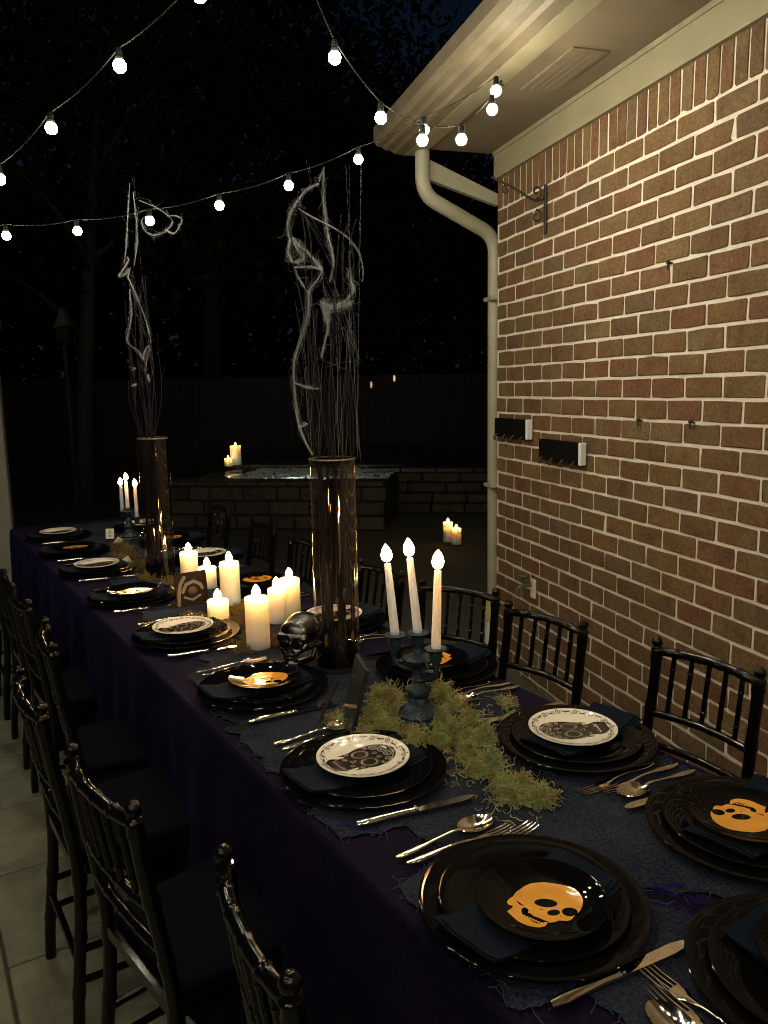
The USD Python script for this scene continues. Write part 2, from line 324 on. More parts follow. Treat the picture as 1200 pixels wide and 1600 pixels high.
cand.sort(key=lambda c: -area(c))
rest = MB()
for k, c in enumerate(cand):
    v, f = brick(*c); tone = rng.random()
    if k < 300: part(house, 'brick', MB().add(v, f, tone), BRICK, tone=True)
    else: rest.add(v, f, tone)
tag(part(house, 'brick_rest', rest, BRICK, tone=True), kind='stuff')
part(house, 'frieze_board', MB().box(((XW+XE)/2, -.0125, 2.683), (XE-XW-.004, .025, .122)).box(((XW+XE)/2, -.016, 2.748), (XE-XW-.004, .032, .02)), TRIM, False)
def xprism(pts, x0, x1):
    p = np.array(pts, float); n = len(p); v = np.vstack([np.c_[np.full(n, x0), p], np.c_[np.full(n, x1), p]])
    tri = trimesh.creation.triangulate_polygon(sg.Polygon(p), engine='earcut')
    q = np.arange(n); q2 = (q+1) % n
    side = np.vstack([np.stack([q, q2, n+q2], 1), np.stack([q, n+q2, n+q], 1)])
    return MB().add(v, side).add(np.c_[np.full(len(tri[0]), x0), tri[0]], tri[1][:, ::-1]).add(np.c_[np.full(len(tri[0]), x1), tri[0]], tri[1])
EX = -.20
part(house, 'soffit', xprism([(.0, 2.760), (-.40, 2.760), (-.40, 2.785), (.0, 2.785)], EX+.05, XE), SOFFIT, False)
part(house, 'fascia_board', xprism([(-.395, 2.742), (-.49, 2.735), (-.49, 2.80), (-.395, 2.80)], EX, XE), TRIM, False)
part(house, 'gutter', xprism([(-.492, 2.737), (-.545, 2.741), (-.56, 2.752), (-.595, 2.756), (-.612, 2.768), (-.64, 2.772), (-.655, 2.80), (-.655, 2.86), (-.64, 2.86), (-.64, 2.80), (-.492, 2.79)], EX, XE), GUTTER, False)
part(house, 'roof', MB().add([(EX-.02, -.63, 2.84), (XE, -.63, 2.84), (XE, 2.0, 4.1), (EX-.02, 2.0, 4.1), (EX-.02, -.63, 2.865), (XE, -.63, 2.865), (XE, 2.0, 4.125), (EX-.02, 2.0, 4.125), ],
     [(0, 3, 2, 1), (4, 5, 6, 7), (0, 1, 5, 4), (1, 2, 6, 5), (2, 3, 7, 6), (3, 0, 4, 7)]), ROOF, False)
part(house, 'gable_wall', MB().add([(XW, .0, 2.79), (XW, 4., 2.79), (XW, 2., 4.08), (XW+.1, 0, 2.79), (XW+.1, 4, 2.79), (XW+.1, 2, 4.08)], [(0, 2, 1), (3, 4, 5), (0, 1, 4), (0, 4, 3), (1, 2, 5), (1, 5, 4), (2, 0, 3), (2, 3, 5)]), TRIM, False)
# eave return closing the end of the box eave: its lower edge runs down towards the wall
part(house, 'eave_return', MB().add([(-.20, -.43, 2.635), (-.20, -.43, 2.74), (-.20, .02, 2.565), (-.20, .02, 2.505), (-.165, -.43, 2.635), (-.165, -.43, 2.74), (-.165, .02, 2.565), (-.165, .02, 2.505)],
     [(0, 3, 2, 1), (4, 5, 6, 7), (0, 1, 5, 4), (1, 2, 6, 5), (2, 3, 7, 6), (3, 0, 4, 7)]), PIPE, False)
vent = part(house, 'soffit_vent', MB().box((.93, -.215, 2.757), (.42, .15, .006)), SOFFIT, False)
for q in range(5): part(vent, 'louvre', MB().box((.93, -.275+q*.03, 2.7535), (.38, .022, .0018)), SOFFIT, False)
# downspout: outlet, elbows, offset, drop, coupling, boot
def rounded(pts, r, n=7):
    pts = [np.asarray(p, float) for p in pts]; out = [pts[0]]
    for a, b, c in zip(pts[:-2], pts[1:-1], pts[2:]):
        p0, p1 = b+(a-b)/np.linalg.norm(a-b)*r, b+(c-b)/np.linalg.norm(c-b)*r
        for u in np.linspace(0, 1, n): out.append((1-u)**2*p0+2*u*(1-u)*b+u*u*p1)
    return np.array(out+[pts[-1]])
path = rounded([(-.125, -.42, 2.742), (-.125, -.42, 2.53), (-.185, .012, 2.35), (-.185, .012, .30)], .085)
dsp = part(house, 'downspout', MB().tube(path, .038, 14, flat=.9), PIPE, 50)
part(dsp, 'coupling', MB().tube([(-.185, .012, .335), (-.185, .012, .21)], .056, 16), YELLOW)
part(dsp, 'boot', MB().tube([(-.185, .012, .215), (-.185, .012, .01)], .052, 16), PVC)
for z in (2.02, 1.0): part(dsp, 'strap', MB().box((-.172, .012, z), (.115, .094, .022), bev=.004), PIPE, False)

# ---------------------------------------------------------------- on the wall
def scroll(c, r0, r1, a0, turns, n=26, ax=(0, 1)):
    t = np.linspace(0, 1, n); r = r0+(r1-r0)*t; a = a0+turns*2*math.pi*t; p = np.zeros((n, 3)); p[:, ax[0]] = r*np.cos(a); p[:, ax[1]] = r*np.sin(a); return p+np.asarray(c)
br = thing('plant_bracket', 'scrolled wrought iron plant bracket fixed high on the brick wall', 'bracket', M4((.43, -.016, 2.36)))
part(br, 'back_plate', MB().box((0, 0, 0), (.02, .008, .22), bev=.002), IRON, False)
part(br, 'arm', MB().tube(spline([(0, -.004, .05), (0, -.04, .035), (0, -.11, .06), (0, -.2, .10), (0, -.27, .125)], 20), .0055, 8), IRON)
part(br, 'scroll', MB().tube(scroll((0, -.045, .075), .03, .006, -1.57, 1.1, ax=(1, 2)), .005, 7), IRON)
part(br, 'scroll', MB().tube(scroll((0, -.045, -.035), .03, .006, 1.57, -1.1, ax=(1, 2)), .005, 7), IRON)
part(br, 'scroll', MB().tube(scroll((0, -.20, .075), .022, .005, 1.2, 1.1, ax=(1, 2)), .0045, 7), IRON)
def rack(key, label, m):
    o = thing('hook_rack', label, 'hook rack', m)
    part(o, 'board', MB().box((-.012, -.016, 0), (.366, .030, .098), bev=.003), plain('rack_black', (.004, .004, .004), .8, specular_ior_level=.1), False)
    part(o, 'end_cap', MB().box((.181, -.0165, 0), (.02, .032, .100), bev=.003), plain('rack_white', (.72, .74, .74), .5), False)
    for q in range(4):
        x = -.16+q*.1
        part(o, 'hook', MB().tube(spline([(x, -.03, -.036), (x, -.045, -.048), (x, -.05, -.06), (x, -.04, -.064)], 8), .005, 6).ball((x, -.034, -.038), .006, 1), IRON)
    return o
RK = maker(rack)
RK(0, 'black hook rack with white end, right beside the downspout', M4((.128, -.010, 1.333)), 'hook racks on the brick wall')
RK(0, 'black hook rack with white end, lower and further from the downspout', M4((.636, -.010, 1.247)), 'hook racks on the brick wall')
fc = thing('garden_faucet', 'weathered garden faucet low on the brick wall near the downspout', 'faucet', M4((.33, -.012, .545)))
part(fc, 'pipe', MB().tube([(0, .012, 0), (0, -.03, 0), (0, -.06, -.004), (0, -.08, -.02), (0, -.085, -.05)], .011, 10), plain('old_brass', (.14, .15, .13), .5, metallic=.7))
part(fc, 'handle', MB().lathe([(0, .03), (.024, .03), (.027, .036), (.024, .042), (0, .042)], 14, (0, -.05, .012)).tube([(0, -.05, 0), (0, -.05, .045)], .005, 8), plain('faucet_green', (.06, .09, .07), .6))
part(fc, 'wall_plate', MB().box((.015, .0, -.02), (.05, .012, .10), bev=.003), MORTAR, False)
for x, z, w in ((1.362, 1.975, 'high on the wall under the bracket'), (1.209, 1.406, 'in the mortar above and right of the hook racks'), (1.519, 1.408, 'furthest right on the wall at head height')):
    nl = thing('masonry_nail', f'small black nail {w}', 'nail', M4((x, -.004, z)))
    part(nl, 'shank', MB().tube([(0, .01, 0), (0, -.012, .002)], .004, 7).tube([(0, -.011, .002), (0, -.016, -.008), (0, -.013, -.022)], .004, 7), IRON)
    part(nl, 'head', MB().ball((0, -.014, .004), .008, 1), IRON)

# ---------------------------------------------------------------- string lights
def strand(label, pts, ext, drop=.047):
    """pts: bulb centres; the cable runs above them through ext points at both ends."""
    o = thing('string_light', label, 'string lights', group='warm bulb string lights over the table')
    ps = [np.asarray(p, float) for p in pts]; tops = [p+np.array([0, 0, drop]) for p in ps]
    line = [np.asarray(e, float) for e in ext[0]]+tops+[np.asarray(e, float) for e in ext[1]]
    out = []
    for a, b in zip(line[:-1], line[1:]): out += list(arc(a, b, .012*np.linalg.norm(b-a)/.3, 8)[:-1])
    part(o, 'cable', MB().tube(np.array(out+[line[-1]]), .0019, 6), RUBBER)
    for p in ps:
        sk = part(o, 'bulb_socket', MB().lathe([(0, .048), (.006, .048), (.0095, .043), (.010, .025), (.0115, .023), (.0115, .016), (0, .016)], 12, p), RUBBER)
        part(o, 'bulb', MB().lathe([(.0005, -.0195), (.0064, -.0186), (.0124, -.0152), (.0172, -.0092), (.0192, -.0008), (.018, .0068), (.0144, .0124), (.010, .0165), (.009, .020), (0.0005, .020)], 16, p), BULB, True)
    return o
HOOK = np.array([.84, -.43, 2.735])
A = [atd(-75, 352, 3.0), atd(0, 280, 2.75), atd(80, 200, 2.5), atd(187, 103, 2.25), atd(312, -8, 2.03)]
dirA = (A[4]-A[2])/2
A += [A[4]+dirA*1.0+np.array([.0, .0, -.01]), A[4]+dirA*2+np.array([.0, .0, -.0]), A[4]+dirA*3+np.array([0, 0, .0]), A[4]+dirA*4]
strand('upper left strand of lit round bulbs rising towards the top edge', A, ([A[0]+np.array([-2.2, -1.5, .5])], [np.array([3.3, -.44, 2.74])]))
B = [atd(769, 171, 2.78), atd(721, 218, 2.68), atd(660, 219, 2.6), atd(595, 184, 2.5), atd(523, 90, 2.3), atd(462, -62, 2.1)]
dirB = (B[5]-B[3])/2
B += [B[5]+dirB*1, B[5]+dirB*2+np.array([0, 0, -.05]), B[5]+dirB*3+np.array([0, 0, -.09]), B[5]+dirB*4+np.array([0, 0, -.12])]
strand('strand of lit round bulbs from the eave hook up to the top edge', B, ([HOOK], [B[-1]+dirB*2]))
Cc = [atd(775, 142, 2.8), atd(663, 203, 2.98), atd(560, 249, 3.12), atd(451, 290, 3.18), atd(343, 321, 3.24), atd(234, 345, 3.3), atd(121, 361, 3.36), atd(10, 368, 3.42), atd(-100, 372, 3.48)]
strand('lower strand of lit round bulbs sagging across behind the vases', Cc, ([HOOK], [Cc[-1]+np.array([-.6, -2.0, .5])]))
for q, (p0, p1, lab) in enumerate((((4.4, -.75, 2.62), (2.6, -3.3, 2.5), 'strand of lit bulbs overhead behind the camera, nearest the wall'), ((5.2, -1.0, 2.6), (3.4, -3.9, 2.5), 'strand of lit bulbs further behind the camera'), ((5.8, -1.6, 2.6), (5.0, -4.4, 2.5), 'farthest strand of lit bulbs behind the camera'))):
    pts = arc(p0, p1, .22, 10); strand(lab, pts, ([pts[0]+(.5, .35, .25)], [pts[-1]+(-.3, -.8, .25)]))
hk = solo('eave_hook', MB().tube(spline([HOOK+(0, .03, .02), HOOK+(0, .0, .01), HOOK+(0, -.008, -.006), HOOK+(0, .008, -.014)], 12), .003, 6), IRON, 'small hook under the eave holding two bulb strands', 'hook')
# ---------------------------------------------------------------- table cloth
S0, S1, TL, TR = -.56, 4.36, .160, -.597
def cloth():
    per, r = [], .03
    ns, nt = 260, 40
    ring = sg.box(S0, TR, S1, TL).buffer(-r).buffer(r, 6).exterior
    N = 640; d = np.linspace(0, ring.length, N, endpoint=False)
    P0 = np.array([ring.interpolate(x).coords[0] for x in d]); tan = np.roll(P0, -1, 0)-np.roll(P0, 1, 0); tan /= np.linalg.norm(tan, axis=1, keepdims=True)
    nor = np.c_[tan[:, 1], -tan[:, 0]]
    c = np.array([(S0+S1)/2, (TL+TR)/2]); nor *= np.sign(((P0-c)*nor).sum(1, keepdims=True)+1e-9)
    zs = np.concatenate([[.760, .7585, .753, .745], np.linspace(.73, .004, 22)])
    off = np.concatenate([[0, .004, .008, .010], np.full(22, .011)])
    rows = []
    for z, o in zip(zs, off):
        k = (.74-min(z, .74))/.74
        w = np.sin(d*14+2.2*np.sin(d*2.1))*.5+np.sin(d*29+1.3+1.5*np.sin(d*3.3))*.3+.6*np.sin(d*6.3+.8)
        q = P0+nor*(o+k**.8*(.034*w+.045))[:, None]
        rows.append(np.array([T(a, b, z) for a, b in q]))
    v = np.vstack(rows); R = len(zs); i, j = np.meshgrid(np.arange(R-1), np.arange(N), indexing='ij'); i, j = i.ravel(), j.ravel(); j2 = (j+1) % N
    f = np.stack([i*N+j, (i+1)*N+j, (i+1)*N+j2, i*N+j2], 1)
    m = MB().add(v, f)
    # flat top, triangulated from the same rim
    tri = trimesh.creation.triangulate_polygon(sg.Polygon(P0), engine='earcut')
    m.add([T(a, b, .760) for a, b in tri[0]], tri[1])
    return m
cm = cloth(); vv, ff = cm.arr()
tmc = trimesh.Trimesh(vv, ff, process=True); trimesh.repair.fix_normals(tmc)
solo('tablecloth', (tmc.vertices, tmc.faces), CLOTH, 'dark purple velvet tablecloth over the long table, falling to the ground', 'tablecloth', smooth=40)
# gauze overlay with ragged gaps
def ragged(pts, amp=.012, step=.02):
    g = sg.Polygon(pts).exterior; n = max(12, int(g.length/step)); q = np.array([g.interpolate(i/n, normalized=True).coords[0] for i in range(n)])
    return sg.Polygon(q+rng.normal(0, amp, q.shape)).buffer(0)
gz = ragged([(S0+.03, TL-.012), (.19, TL-.010), (.36, TL-.012), (.75, TL-.02), (1.3, TL-.06), (1.35, TL-.15), (1.9, TL-.12), (2.6, TL-.16), (3.4, TL-.13), (4.2, TL-.2), (4.2, TR+.15), (3.0, TR+.12), (2.2, TR+.18), (1.6, TR+.10), (.9, TR+.03), (S0+.03, TR+.02)], .008)
holes = [ragged([(.16, .17), (.20, .015), (.31, .03), (.345, .17)], .004), ragged([(.20, -.24), (.30, -.26), (.34, -.31), (.24, -.30)], .006), ragged([(-.06, -.17), (-.10, -.23), (-.16, -.27), (-.20, -.22), (-.13, -.18)], .008),
         ragged([(-.25, .17), (-.22, .05), (-.14, .06), (-.12, .17)], .004), ragged([(.55, -.50), (.72, -.52), (.80, -.58), (.5, -.59)], .008), ragged([(1.1, -.38), (1.35, -.36), (1.4, -.55), (1.05, -.5)], .01), ragged([(1.45, .13), (1.5, .02), (1.75, .0), (1.8, .13)], .01), ragged([(2.0, -.30), (2.4, -.33), (2.3, -.5), (1.95, -.48)], .01)]
gz = gz.difference(unary_union(holes)); gz = max(getattr(gz, 'geoms', [gz]), key=lambda g: g.area)
tri = trimesh.creation.triangulate_polygon(gz, engine='earcut')
gv, gf = trimesh.remesh.subdivide_to_size(np.c_[tri[0], np.zeros(len(tri[0]))], tri[1], .045)
wob = meshkit.fbm(np.c_[gv[:, :2]*18, np.zeros(len(gv))], 3)
gv3 = np.array([T(a, b, .7625+.0035*w) for (a, b, _), w in zip(gv, wob)])
runner = thing('gauze_overlay', 'grey blue ragged gauze laid over the purple tablecloth', 'gauze cloth')
gm = trimesh.Trimesh(gv3, gf, process=True)
part(runner, 'gauze', (gm.vertices, gm.faces if gm.face_normals[:, 2].mean() > 0 else gm.faces[:, ::-1]), GAUZE, True)
fr = MB(); edge = [gz.exterior]+list(gz.interiors)
for e in edge:
    for q in range(int(e.length/.012)):
        a = np.array(e.interpolate(q*.012).coords[0]); an = rng.random()*6.28; L = rng.uniform(.008, .03)
        b = a+L*np.array([math.cos(an), math.sin(an)]); mid = (a+b)/2+rng.normal(0, .004, 2)
        if TR < b[1] < TL: fr.tube([T(*a, .764), T(*mid, .768), T(*b, .7635)], .0006, 3, False)
tag(part(runner, 'frayed_edge', fr, STRAND, False), kind='stuff')
n = 320; ls, lt, an, L = rng.uniform(-.5, 2.4, n), rng.uniform(TR+.03, TL-.03, n), rng.random(n)*6.283, rng.uniform(.005, .028, n)
def TT(a, b, z): q = TA+np.outer(a, TD)+np.outer(b, TN); q[:, 2] = z; return q
loose = fibres(MB(), np.stack([TT(ls, lt, .766), TT(ls+.5*L*np.cos(an)+rng.normal(0, .003, n), lt+.5*L*np.sin(an), .7685), TT(ls+L*np.cos(an), lt+L*np.sin(an)+rng.normal(0, .004, n), .766)], 1), np.full(n, .00045))
tag(part(runner, 'loose_thread', loose, STRAND, False), kind='stuff')
tins = MB()
for (a, b, n) in ((-.10, -.22, 26), (-.13, .07, 18), (.33, .11, 14)):
    for q in range(n):
        s, t = a+rng.normal(0, .025), b+rng.normal(0, .018); an = rng.normal(.5, .4); L = rng.uniform(.01, .05)
        tins.tube([T(s, t, .767), T(s+L*math.cos(an), t+L*math.sin(an), .767)], .0007, 3, False)
solo('tinsel_strands', tins, BLUEST, 'thin shiny blue strands scattered on the table near the orange skull plate', 'tinsel', kind='stuff', smooth=False)

# ---------------------------------------------------------------- chairs
def bamboo(mb, path, r, nodes, n=10, k=1.2):
    """A turned stick with raised bamboo rings."""
    p = spline(path, 60) if len(path) > 2 else np.linspace(path[0], path[1], 50)
    u = np.linspace(0, 1, len(p)); rr = np.full(len(p), r)
    for q in nodes: rr = np.maximum(rr, r*(1+(k-1)*np.exp(-((u-q)/.012)**2)))
    return mb.tube(p, rr, n)
ZF = .86
def chair(key, label, m):
    o = thing('banquet_chair', label, 'chair', m)
    for sx in (-1, 1):
        x = .150*sx
        pst = part(o, 'rear_post', bamboo(MB(), [(.175*sx, -.215, 0), (.165*sx, -.195, .25), (.157*sx, -.185, .44), (x, -.205, .62), (x, -.232, ZF-.028)], .0145, (.16, .32, .5, .64, .80, .965), 12), BLACK)
        part(pst, 'finial', MB().lathe([(.0005, .03), (.008, .029), (.0135, .023), (.0155, .015), (.0125, .006), (.009, .002), (.016, -.003), (.017, -.008), (.0145, -.012), (.0005, -.014)], 14, (x, -.233, ZF-.028)), BLACK, True)
        part(o, 'front_leg', bamboo(MB(), [(.186*sx, .185, 0), (.186*sx, .18, .43)], .015, (.25, .5, .75, .95), 12), BLACK)
    def railpath(z, y, bow, w=.150): return [(-w, y, z), (-w*.5, y-bow*.8, z+.004), (0, y-bow, z+.006), (w*.5, y-bow*.8, z+.004), (w, y, z)]
    part(o, 'top_rail', bamboo(MB(), railpath(.822, -.231, .022), .0125, (.2, .4, .6, .8), 12), BLACK)
    part(o, 'lower_rail', bamboo(MB(), railpath(.650, -.209, .016), .0105, (.2, .4, .6, .8), 10), BLACK)
    part(o, 'back_stretcher', bamboo(MB(), railpath(.565, -.199, .010), .0105, (.25, .5, .75), 10), BLACK)
    for q in range(5):
        x = -.1+q*.05; b = 1-(x/.15)**2
        part(o, 'back_slat', bamboo(MB(), [(x, -.209-.016*b, .652), (x, -.231-.022*b, .822)], .0068, (.25, .5, .75), 8, 1.3), BLACK)
    seatp = sg.Polygon([(-.165, -.195), (.165, -.195), (.2, .2), (-.2, .2)]).buffer(-.03).buffer(.03, 4)
    part(o, 'seat', MB().prism(seatp, .425, .45), BLACK, False)
    top = sg.Polygon([(-.155, -.175), (.155, -.175), (.19, .19), (-.19, .19)])
    cm_ = m3.Manifold.batch_hull([m3.Manifold.sphere(.016, 12).scale((1.3, 1.3, 1)).translate((float(x), float(y), .467)) for x, y in top.buffer(-.02).exterior.coords] + [m3.Manifold.cube((.2, .2, .01), True).translate((0, 0, .487))])
    part(o, 'seat_cushion', MB().man(cm_), PAD, 60)
    for z in (.16, .24):
        for sx in (-1, 1): part(o, 'side_stretcher', bamboo(MB(), [(.168*sx, -.2, z), (.186*sx, .18, z)], .009, (.33, .66), 8), BLACK)
    for z in (.13, .20): part(o, 'front_stretcher', bamboo(MB(), [(-.186, .182, z), (.186, .182, z)], .009, (.25, .5, .75), 8), BLACK)
    part(o, 'rear_stretcher', bamboo(MB(), [(-.168, -.2, .2), (.168, -.2, .2)], .009, (.25, .5, .75), 8), BLACK)
    return o
CH = maker(chair)
def place_chair(a, b, side, label):
    """a, b: the two finial tips; side +1 for the left row, -1 for the wall row."""
    a, b = np.asarray(a), np.asarray(b); mid = (a+b)/2; w = (b-a); fwd = np.array([-w[1], w[0]]); fwd /= np.linalg.norm(fwd)
    tow = (-TN if side > 0 else TN)[:2]
    if fwd@tow < 0: fwd = -fwd
    rz = math.atan2(fwd[1], fwd[0])-math.pi/2
    p = mid[:2]+fwd*.233
    CH(0, label, M4((p[0], p[1], 0), rz), 'glossy black banquet chairs round the table')
def cst(s, t, yaw=0.):
    c, sn = math.cos(yaw), math.sin(yaw); p = T(s, t, 0)[:2]; w = (TD*c+TN*sn)[:2]*.15; return p-w, p+w
def cpx(x0, y0, x1, y1): return at(x0, y0, ZF)[:2], at(x1, y1, ZF)[:2]
place_chair(*cpx(345, 1316, 458, 1532), 1, 'black chair closest to the camera on the left side')
place_chair(*cpx(112, 1165, 205, 1252), 1, 'second black chair from the camera on the left side, turned slightly')
place_chair(*cpx(27, 1040, 64, 1102), 1, 'third black chair from the camera on the left, near the frame edge')
place_chair(*cst(1.66, .40, -.1), 1, 'fourth black chair on the left side, at the left frame edge')
place_chair(*cst(2.22, .40, .03), 1, 'fifth black chair on the left side, half out of frame')
place_chair(*cst(2.8, .40), 1, 'sixth black chair on the left side, deep in shadow')
place_chair(*cst(3.4, .40), 1, 'farthest black chair on the left side, by the dark column')
place_chair(*cpx(1025, 995, 1192, 1045), -1, 'black chair nearest the camera on the wall side, against the bricks')
place_chair(*cpx(801, 940, 905, 968), -1, 'second black chair on the wall side, before the faucet')
place_chair(*cpx(672, 905, 762, 918), -1, 'third black chair on the wall side, behind the three tapers')
place_chair(*cst(1.80, -.86), -1, 'fourth black chair on the wall side, beside the near vase')
place_chair(*cst(2.50, -.88), -1, 'fifth black chair on the wall side, seen left of the near vase')
place_chair(*cst(3.08, -.92), -1, 'sixth black chair on the wall side, in front of the spa')
place_chair(*cst(3.85, -.97), -1, 'farthest black chair on the wall side, beside the far vase')

# ---------------------------------------------------------------- place settings
def dish(R, foot, h, th=.004, lip=.3):
    r = np.linspace(foot, R, 12); z = th+h*((r-foot)/(R-foot))**1.6
    up = [(.0005, th)]+[(a, b) for a, b in zip(r, z)]
    dn = [(R+.0012, z[-1]-.001), (R, z[-1]-.0035)]+[(a, max(b-th, 0)) for a, b in zip(r[::-1], z[::-1])]+[(.0005, 0)]
    return MB().lathe(up+dn, 72)
def charger(k, l, m):
    o = thing('charger_plate', l, 'charger', m); r = np.array([.118, .124, .135, .150, .163, .170]); 
    part(o, 'body', MB().lathe([(.0005, .006), (.112, .006), (.119, .008), (.124, .0125), (.14, .0155), (.158, .018), (.168, .0195), (.1715, .0185), (.171, .0165), (.155, .0135), (.135, .010), (.120, .004), (.112, 0), (.0005, 0)], 96), CERAM, 40)
    return o
def dinner(k, l, m):
    o = thing('dinner_plate', l, 'dinner plate', m)
    part(o, 'body', MB().lathe([(.0005, .005), (.085, .005), (.096, .008), (.104, .0125), (.125, .0165), (.139, .0185), (.142, .0175), (.141, .0155), (.12, .0125), (.10, .0075), (.088, 0), (.0005, 0)], 96), CERAM, 40)
    return o
ZS = .032   # salad plate stands this high over the charger's foot
RS = .0955
def salad_z(r): return .0045+.0115*np.clip((r-.042)/(RS-.042), 0, 1)**1.7
def salad_body(o, m):
    r = np.concatenate([[.0005], np.linspace(.04, RS-.002, 12)]); up = [(a, salad_z(a)) for a in r]
    dn = [(RS, salad_z(RS)-.0005), (RS+.0003, salad_z(RS)-.002), (RS-.003, salad_z(RS)-.004)]+[(a, max(salad_z(a)-.0038, 0)) for a in np.linspace(RS-.006, .05, 8)]+[(.048, 0), (.0005, 0)]
    return part(o, 'body', MB().lathe(up+dn, 84), m, 40)
def decal(o, name, geom, m, lift=.0006):
    mb = MB()
    for g in getattr(geom, 'geoms', [geom]):
        if g.area < 2e-7: continue
        v, f = trimesh.creation.triangulate_polygon(g, engine='earcut')
        v3, f3 = trimesh.remesh.subdivide_to_size(np.c_[v, np.zeros(len(v))], f, .012)
        t = trimesh.Trimesh(v3, f3, process=True); f3 = t.faces if t.face_normals[:, 2].mean() > 0 else t.faces[:, ::-1]
        v3 = np.array(t.vertices); v3[:, 2] = salad_z(np.hypot(v3[:, 0], v3[:, 1]))+lift; mb.add(v3, f3)
    return part(o, name, mb, m, False)
# the laughing skull, surveyed from the nearest plate: photo px -> the plate's own axes
LRZ = TROT+math.pi            # a setting on the left side: local x to the diner's right... see axes()
def axes(side):
    left = TD*side; fwd = -TN*side
    if side == 0: left, fwd = TN, TD
    return left, fwd
def frame(s, t, side, z=ZT, yaw=0.):
    """Matrix of a place setting: local -x to the diner's left, +y towards the table's middle."""
    left, fwd = axes(side); rz = math.atan2(fwd[1], fwd[0])-math.pi/2
    return T(s, t, z), rz+yaw
P00, rz00 = frame(0, 0, 1)
SK0 = at(846, 1403, ZT+.045)
def tolocal(x, y):
    q = at(x, y, ZT+.042)-SK0; c, s_ = math.cos(-rz00), math.sin(-rz00); return (c*q[0]-s_*q[1], s_*q[0]+c*q[1])
def crop(pts): return [tolocal(730+x/5, 1340+y/5) for x, y in pts]
def ell(cx, cy, rx, ry, n=24, tilt=0.): return [(cx+rx*math.cos(a)*math.cos(tilt)-ry*math.sin(a)*math.sin(tilt), cy+rx*math.cos(a)*math.sin(tilt)+ry*math.sin(a)*math.cos(tilt)) for a in np.linspace(0, 6.28, n, endpoint=False)]
sk_out = sg.Polygon(crop([(315, 330), (335, 305), (360, 290), (385, 255), (420, 230), (455, 205), (500, 187), (550, 182), (600, 180), (650, 186), (700, 195), (750, 206), (800, 220), (835, 238), (865, 262), (890, 295), (900, 330), (895, 368), (880, 400), (855, 425), (830, 443), (812, 468), (785, 478), (745, 474), (715, 472), (690, 482), (655, 488), (625, 487), (618, 505), (600, 524), (560, 533), (515, 530), (470, 520), (430, 503), (395, 482), (365, 455), (340, 430), (316, 410), (335, 395), (352, 380), (368, 352), (345, 356), (322, 348)])).buffer(.0006)
sk_hole = [crop(ell(615, 338, 92, 33, tilt=.08)), crop(ell(676, 413, 52, 24, tilt=-.05)), crop(ell(802, 408, 64, 35, tilt=.1)), crop([(420, 398), (428, 378), (452, 370), (480, 388), (487, 412), (520, 440), (560, 452), (600, 470), (640, 485), (628, 490), (606, 486), (585, 500), (550, 503), (520, 490), (490, 470), (455, 445), (430, 425)]), crop([(383, 312), (398, 325), (420, 340), (446, 362), (436, 362), (405, 348), (390, 330)]), crop([(720, 440), (735, 433), (738, 440), (724, 447)]), crop([(560, 388), (585, 385), (600, 392), (575, 394)])]
teeth = [crop(ell(485+i*23, 408+i*9.5, 9, 9, 10)) for i in range(8)]+[crop(ell(448+i*22, 440+i*9.5, 9, 9, 10)) for i in range(7)]
skull_print = unary_union([sk_out.difference(unary_union([sg.Polygon(h).buffer(0) for h in sk_hole]))]+[sg.Polygon(h).buffer(0) for h in teeth]).buffer(.0002)
# the sugar skull: everything in the plate's own axes, jaw towards -u
def curve(pts, w): return sg.LineString(pts).buffer(w)
def spir(cx, cy, r0, turns, a0=0., w=.0012, n=40):
    t = np.linspace(0, 1, n); a = a0+turns*6.283*t; return curve(np.c_[cx+r0*(1-t*.85)*np.cos(a), cy+r0*(1-t*.85)*np.sin(a)], w)
sug = sg.Polygon(ell(.020, 0, .060, .050, 48)).union(sg.Polygon([(-.015, .040), (-.05, .034), (-.070, .028), (-.082, .018), (-.083, -.018), (-.070, -.028), (-.05, -.034), (-.015, -.040)]).buffer(.003))
cut = [sg.Polygon(ell(-.048, .034, .019, .0045, 14, -.2)), sg.Polygon(ell(-.048, -.034, .019, .0045, 14, .2))]
for sgn in (-1, 1):
    cut += [spir(.060, sgn*.012, .0135, 1.8, sgn*.5, .00085), spir(.047, sgn*.032, .0105, 1.6, 2.*sgn, .0008), spir(.030, sgn*.040, .006, 1.4, 1., .0007), spir(.036, sgn*.010, .007, 1.5, 3., .0007), spir(-.022, sgn*.036, .006, 1.3, 0, .0007), spir(-.036, sgn*.018, .006, 1.4, 1.5, .0007)]
    cut += [sg.Polygon(ell(.004, sgn*.021, .0165, .0145, 24)).exterior.buffer(.0008), sg.Polygon(ell(.004, sgn*.021, .0195, .0175, 24)).exterior.buffer(.0006)]
    cut += [sg.Point(.004+.0222*math.cos(a), sgn*.021+.0202*math.sin(a)).buffer(.0009, 4) for a in np.linspace(0, 6.28, 18)]
    cut += [curve([(.078*math.cos(a)*.95, sgn*.052*math.sin(a)) for a in np.linspace(.2, 1.3, 14)], .0007), curve([(-.056, sgn*.008), (-.06, sgn*.024), (-.04, sgn*.03)], .0006)]
cut.append(sg.Polygon([(-.018, 0), (-.030, .006), (-.03, -.006)]).exterior.buffer(.0008))
for q in range(8): cut.append(curve([(-.052, -.021+q*.006), (-.074, -.018+q*.0052)], .0006))
cut.append(curve([(-.063, -.024), (-.063, .024)], .0009)); cut.append(curve([(.078, -.02), (.0745, 0), (.078, .02)], .0007))
sug = sa.scale(sa.rotate(sug.difference(unary_union(cut)), 90, origin=(0, 0)), .915, .915, origin=(0, 0))
bord = []
